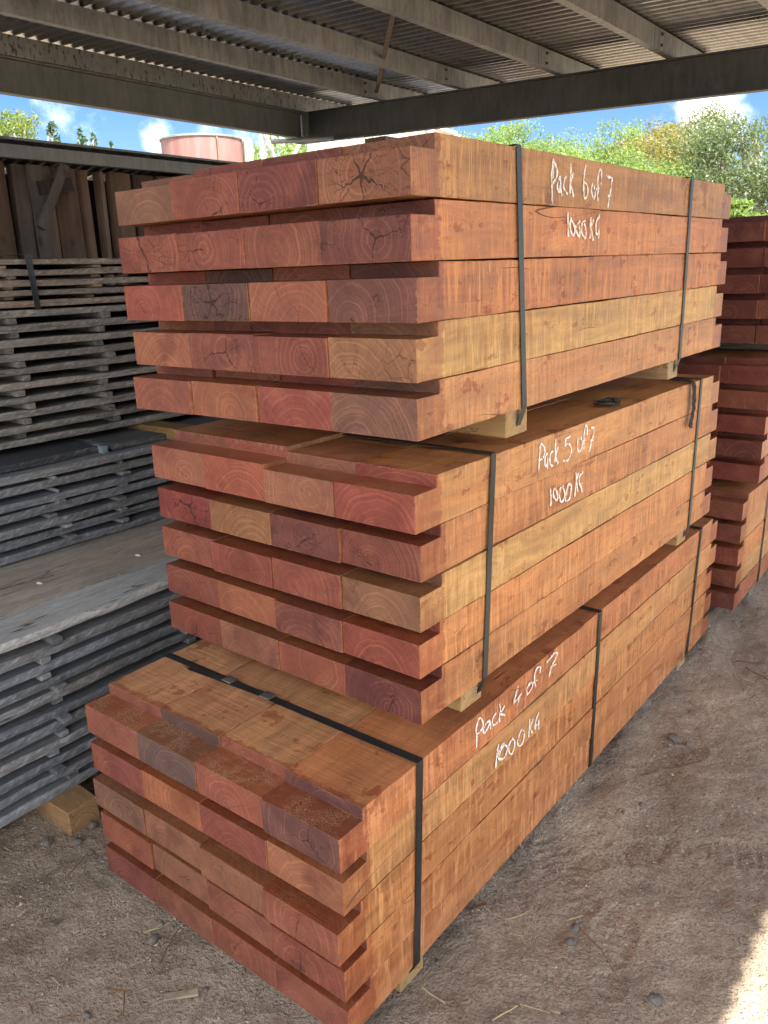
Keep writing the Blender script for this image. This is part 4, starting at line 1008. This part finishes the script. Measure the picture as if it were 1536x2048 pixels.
pine_block(-2.0, -2.5, .1, zm+.03, .874+Z, .10, 'bearer near the left edge below the upper grey stack', (120, 98, 62), 25)
pine_block(-1.075, -1.75, .098, -.01, .016+Z-.0005, .10, 'chunky yellow pine block under the lowest grey stack on the dirt', (150, 117, 80), 22)
pine_block(-1.12, -1.75, 1.35, -.01, .016+Z-.0005, .11, 'pine block under the far part of the lowest grey stack', (170, 128, 78), 23)
pine_block(-1.12, -1.75, -.95, -.01, .016+Z-.0005, .11, 'pine block under the lowest grey stack outside the left edge', (170, 128, 78), 24)
# strap on the brown stack
ra, rb = hit(55, 515, 0, -1.94), hit(75, 612, 0, -1.94)
st = thing('packing_strap', (0, 0, 0), 'blue grey strap hanging down the face of the topmost brown stack', 'strap', 'steel straps round the packs')
mb = MB(); za = 1.522+Z+.012
mb.quad_prism([(-1.936, ra[1]-.012, za), (-1.936, ra[1]+.012, za), (-1.925, rb[1]+.004, 1.358+Z-.006), (-1.925, rb[1]-.018, 1.358+Z-.006)], (-.0012, 0, 0))
mb.quad_prism([(-1.936, ra[1]-.012, za), (-1.936, ra[1]+.012, za), (-2.56, ra[1]+.012, za-.006), (-2.56, ra[1]-.012, za-.006)], (0, 0, .0012))
mb.build('band', M_STRAP_WORN, st)
# small pale pebbles / flecks on the lower stack's deck
for i, (px, py) in enumerate(((79, 1169), (276, 1113))):
    p = hit(px, py, 2, .529+Z); mb = MB(); mb.tube([(-.010, -.002, .004), (0, 0, .005), (.011, .003, .004)], [.003, .0045, .002], 7)
    o = mb.build('wood_chip', M_FLECK); o.location = (p[0], p[1], .529+Z); tag(o, ('white fleck on the near part of the lowest grey stack top', 'white fleck on the far part of the lowest grey stack top')[i], 'chip', 'litter')

# ------------------------------------------------------------------ bark strip and debris on pack 5
def bark_strip():
    V = []; F = []; r = random.Random(9)
    p0 = face_y(M5, 1384, 762); y0 = p0.y; n = 26
    path = []
    for i in range(9): path.append((-.10+i*.0125, .5+.007))
    path += [(.008, .503), (.0125, .49)] + [(.0125+r.uniform(-.001, .002), .475-.0095*i) for i in range(13)]
    ths = []
    for i, (x, z) in enumerate(path):
        wd = .019*(.75+.45*r.random())*(.5 if i in (0, len(path)-1) else 1)*(1.0 if i > 8 else .6)
        yo = y0+.006*math.sin(i*.5)-i*.0006
        if i < 10: a = [(x, yo-wd, z), (x, yo, z+.006), (x, yo+wd, z), (x, yo, z-.004)]
        else: a = [(x, yo-wd, z), (x+.006, yo, z), (x, yo+wd, z), (x-.004, yo, z)]
        V += a
    for i in range(len(path)-1):
        for k in range(4): F.append((i*4+k, i*4+(k+1) % 4, i*4+4+(k+1) % 4, i*4+4+k))
    F.append((3, 2, 1, 0)); e = (len(path)-1)*4; F.append((e, e+1, e+2, e+3))
    o = mesh_obj('bark_strip', V, F, M_BARK); o.matrix_world = M5
    tag(o, 'ragged dark bark strip hanging over the far edge of pack 5 of 7', 'bark')
    V = []; F = []
    c = face_y(M5, 1262, 765)
    for i in range(16):
        a = r.uniform(0, 6.28); cx, cy = -.055+r.uniform(-.025, .02), c.y+r.uniform(-.05, .06); l = r.uniform(.02, .04); h = r.uniform(.004, .014)
        k = len(V); d = (math.cos(a)*l, math.sin(a)*l); nrm = (-math.sin(a)*l*.35, math.cos(a)*l*.35)
        V += [(cx-d[0], cy-d[1], .502), (cx+nrm[0], cy+nrm[1], .502+h), (cx+d[0], cy+d[1], .503+h*.4), (cx-nrm[0], cy-nrm[1], .502+h*.6), (cx, cy, .5015)]
        F += [(k, k+1, k+2, k+3), (k, k+4, k+1), (k+1, k+4, k+2), (k+2, k+4, k+3), (k+3, k+4, k)]
    o = mesh_obj('bark_flakes', V, F, mat_simple('grey_flake', (.14, .13, .12), .9, 50, .4)); o.matrix_world = M5
    tag(o, 'small heap of curled grey bark flakes in the gap on pack 5 of 7', 'bark')
bark_strip()

# ------------------------------------------------------------------ litter on the dirt
def gpt(px, py): p = hit(px, py, 2, .0); return p
def stone(px, py, r, label, mat=M_STONE):
    p = gpt(px, py); bm = bmesh.new(); r *= .62; bmesh.ops.create_icosphere(bm, subdivisions=3, radius=r)
    rr = random.Random(px)
    ax = [rr.uniform(.7, 1.25) for _ in range(3)]; s = [rr.uniform(0, 6) for _ in range(3)]
    for v in bm.verts:
        q = v.co/r; k = 1+.18*math.sin(q.x*2.1+s[0])*math.cos(q.y*2.3+s[1])+.13*math.sin(q.z*4+q.x*3+s[2])+.09*math.sin(q.y*7+q.z*5+s[0])*math.sin(q.x*8+s[1]); k = min(k, 1.08+.1*math.sin(s[0]))
        v.co = Vector((v.co.x*ax[0]*k, v.co.y*ax[1]*k, max(v.co.z*.75*k, -r*.5)))
    o = bm_obj('stone', bm, mat); o.location = (p[0], p[1], r*.3); tag(o, label, 'stone', 'stones on the dirt')
for a in ((187, 1652, .020, 'grey stone touching the pine block on the dirt'), (156, 1684, .018, 'blue grey stone in front of the pine block'), (182, 1704, .013, 'small stone between pine block and pack 4 of 7'),
          (95, 1685, .022, 'flat dark stone half buried left of the pine block'), (174, 2030, .011, 'pale stone at the bottom edge, left'), (308, 1880, .020, 'grey stone beside the lowest sleepers of pack 4 of 7'),
          (1283, 1611, .016, 'blue stone chip on the dirt in the middle of the open ground'), (1348, 1480, .030, 'dark clod on the dirt towards the far stack'), (1375, 1490, .018, 'dark clod just right of the larger one'),
          (1150, 1860, .022, 'dark soil clod in the middle foreground'), (1140, 1885, .016, 'small dark soil clod below the larger foreground clod'), (1310, 2000, .02, 'crumbly grey clod near the bottom right'), (1246, 1625, .010, 'small pale stone near the blue chip'), (412, 1980, .010, 'small pale stone near the split offcut'), (875, 1925, .010, 'pale pebble right of the near bearer')):
    stone(*a)
def stick(pts, rad_, label, mat, name='twig'):
    P = [gpt(*p) for p in pts]; c = P[0].copy(); mb = MB(); Q = []
    rr = random.Random(int(pts[0][0]))
    for i in range(len(P)-1):
        for k in range(3): Q.append(P[i]+(P[i+1]-P[i])*k/3+np.array((rr.uniform(-1, 1), rr.uniform(-1, 1), 0))*rad_*.7)
    Q.append(P[-1])
    Q = [q-np.array((c[0], c[1], 0))+np.array((0, 0, rad_*.8+.003+rr.uniform(0, rad_*1.5))) for q in Q]
    mb.tube(Q, [rad_*(1-.6*i/len(Q)) for i in range(len(Q))], 6); o = mb.build(name, mat); o.location = (c[0], c[1], 0); tag(o, label, 'twig' if name == 'twig' else 'straw', 'litter')
for pts, rd, lb, mt, nm in (
    ([(10, 1780), (35, 1750)], .003, 'pale grey stick by the left edge', M_CHIP, 'twig'), ([(35, 1838), (52, 1826)], .0025, 'short white stick left of centre foreground', M_STRAW, 'twig'),
    ([(288, 1868), (320, 1860), (345, 1845)], .0016, 'curved pale straw in front of pack 4 of 7', M_STRAW, 'straw'), ([(320, 1932), (340, 1890), (362, 1858)], .0022, 'orange brown twig in front of pack 4 of 7', M_TWIG, 'twig'),
    ([(210, 1981), (262, 1986)], .0025, 'orange twig lying level at the lower left', M_TWIG, 'twig'), ([(248, 1985), (247, 2040)], .002, 'brown twig running down from the level one', M_TWIG, 'twig'),
    ([(105, 1958), (120, 1975)], .0016, 'pale straw pointing down at the lower left', M_STRAW, 'straw'), ([(117, 1990), (118, 1978)], .0016, 'tiny pale straw beside the down pointing one', M_STRAW, 'straw'),
    ([(115, 2042), (165, 2036)], .0022, 'reddish twig at the bottom left corner', M_TWIG, 'twig'), ([(60, 2015), (68, 2035)], .003, 'short brown twig at the far lower left', M_TWIG, 'twig'), ([(135, 1755), (185, 1700)], .0014, 'thin brown twig pointing to the pine block', M_TWIG, 'twig'),
    ([(845, 1980), (890, 2010)], .0025, 'pale straw right of the near bearer', M_STRAW, 'straw'), ([(985, 2045), (1040, 2012), (1100, 2030)], .0018, 'long bent pale straw at the bottom centre', M_STRAW, 'straw'),
    ([(945, 1800), (985, 1830), (1030, 1850), (1055, 1870)], .0016, 'tangled straw beside pack 4 of 7', M_STRAW, 'straw'), ([(1010, 1845), (1050, 1830), (1065, 1822)], .0014, 'fine straw crossing the tangled one', M_STRAW, 'straw'),
    ([(1020, 1870), (1045, 1876), (1058, 1862), (1050, 1845)], .0013, 'looped fine straw by the tangle', M_STRAW, 'straw'), ([(1150, 1850), (1200, 1900), (1245, 1975)], .0016, 'long dark rootlet across the middle foreground', M_TWIG, 'twig'),
    ([(1118, 1625), (1148, 1596)], .0016, 'pale straw on the open dirt', M_STRAW, 'straw'), ([(1420, 1758), (1440, 1753)], .0025, 'orange curled leaf stalk on the dirt', M_TWIG, 'twig'), ([(1445, 1815), (1470, 1810)], .002, 'small orange stalk near the sun patch', M_TWIG, 'twig'),
    ([(1470, 1325), (1530, 1330)], .003, 'orange straw patch stalk at the right edge', M_TWIG, 'straw'), ([(1490, 1340), (1536, 1362)], .0035, 'dark stick at the right edge below the straw', M_TWIG, 'twig'), ([(1480, 1358), (1525, 1375)], .0022, 'pale straw at the right edge', M_STRAW, 'straw'),
    ([(1130, 1845), (1165, 1835)], .0016, 'short straw above the dark clod', M_STRAW, 'straw'), ([(1005, 2010), (1040, 2015)], .002, 'brown root in the bottom straw clump', M_TWIG, 'twig'), ([(905, 2000), (930, 2030)], .002, 'brown root left of the straw clump', M_TWIG, 'twig')):
    stick(pts, rd, lb, mt, nm)
def offcut(px, py, l, wd, th, ang, label, mat):
    p = gpt(px, py); mb = MB(); mb.quad_prism([(-l/2, -wd/2, 0), (l/2, -wd*.4, 0), (l/2*.93, wd/2, 0), (-l/2*.97, wd*.42, 0)], (0, 0, th)); o = mb.build('wood_offcut', mat, bevel=.001)
    o.location = (p[0], p[1], .002); o.rotation_euler = (rad(3), rad(-3), ang); tag(o, label, 'offcut', 'litter')
offcut(364, 1993, .075, .018, .006, .75, 'split grey wood offcut in the lower left foreground', M_CHIP)
offcut(312, 1855, .03, .018, .006, 1.2, 'small flat offcut beside the lowest sleepers', M_CHIP)
offcut(960, 1815, .04, .012, .005, .9, 'brown bark chip at the foot of pack 4 of 7', M_TWIG)
offcut(1112, 2024, .02, .012, .006, .2, 'tiny square chip at the bottom centre', M_CHIP)
offcut(107, 1848, .02, .012, .004, .2, 'grey green leaf shaped chip left of pack 4 of 7', M_STONE)
# sawdust crumbs: uncountable
def crumbs():
    r = np.random.default_rng(3); n = 20000
    X = np.concatenate([r.uniform(-1.3, -.1, n//3), r.uniform(-.1, .75, n-n//3)]); Y = np.concatenate([r.uniform(-.3, .5, n//3), r.uniform(-.3, 2.6, n-n//3)])
    keep = (vnoise(X*5, Y*5, 31)+vnoise(X*1.6, Y*1.6, 32)+r.uniform(-.3, .3, n)) > -.08
    X, Y = X[keep], Y[keep]; n = len(X)
    z = np.zeros(n)
    for fr, am, sd in ((1.3, .024, 1), (4, .016, 2), (11, .010, 3), (29, .0055, 4), (70, .003, 5)): z += vnoise(X*fr+50, Y*fr+50, sd)*am
    s = r.uniform(.0009, .0026, n)*np.where(r.random(n) < .05, 1.9, 1); a = r.uniform(0, 6.28, n); el = r.uniform(.5, 1.8, n)
    c, sn = np.cos(a), np.sin(a)
    V = np.zeros((n, 5, 3)); z = z-.004
    for k, (u, v) in enumerate(((1, 0), (0, 1), (-1, 0), (0, -1))):
        V[:, k, 0] = X+s*(u*el*c-v*sn); V[:, k, 1] = Y+s*(u*el*sn+v*c); V[:, k, 2] = z-.0003
    V[:, 4] = np.stack([X, Y, z+s*1.1], -1)
    b = np.arange(n)[:, None]*5
    F = np.concatenate([b+np.array([[0, 1, 4]]), b+np.array([[1, 2, 4]]), b+np.array([[2, 3, 4]]), b+np.array([[3, 0, 4]])], 0)
    o = mesh_obj('sawdust', V.reshape(-1, 3), F, mat_simple('sawdust_crumb', (.5, .42, .34), .9, 90, .5))
    tag(o, 'pale sawdust crumbs and grit scattered over the dirt', 'sawdust', None, 'stuff')
crumbs()
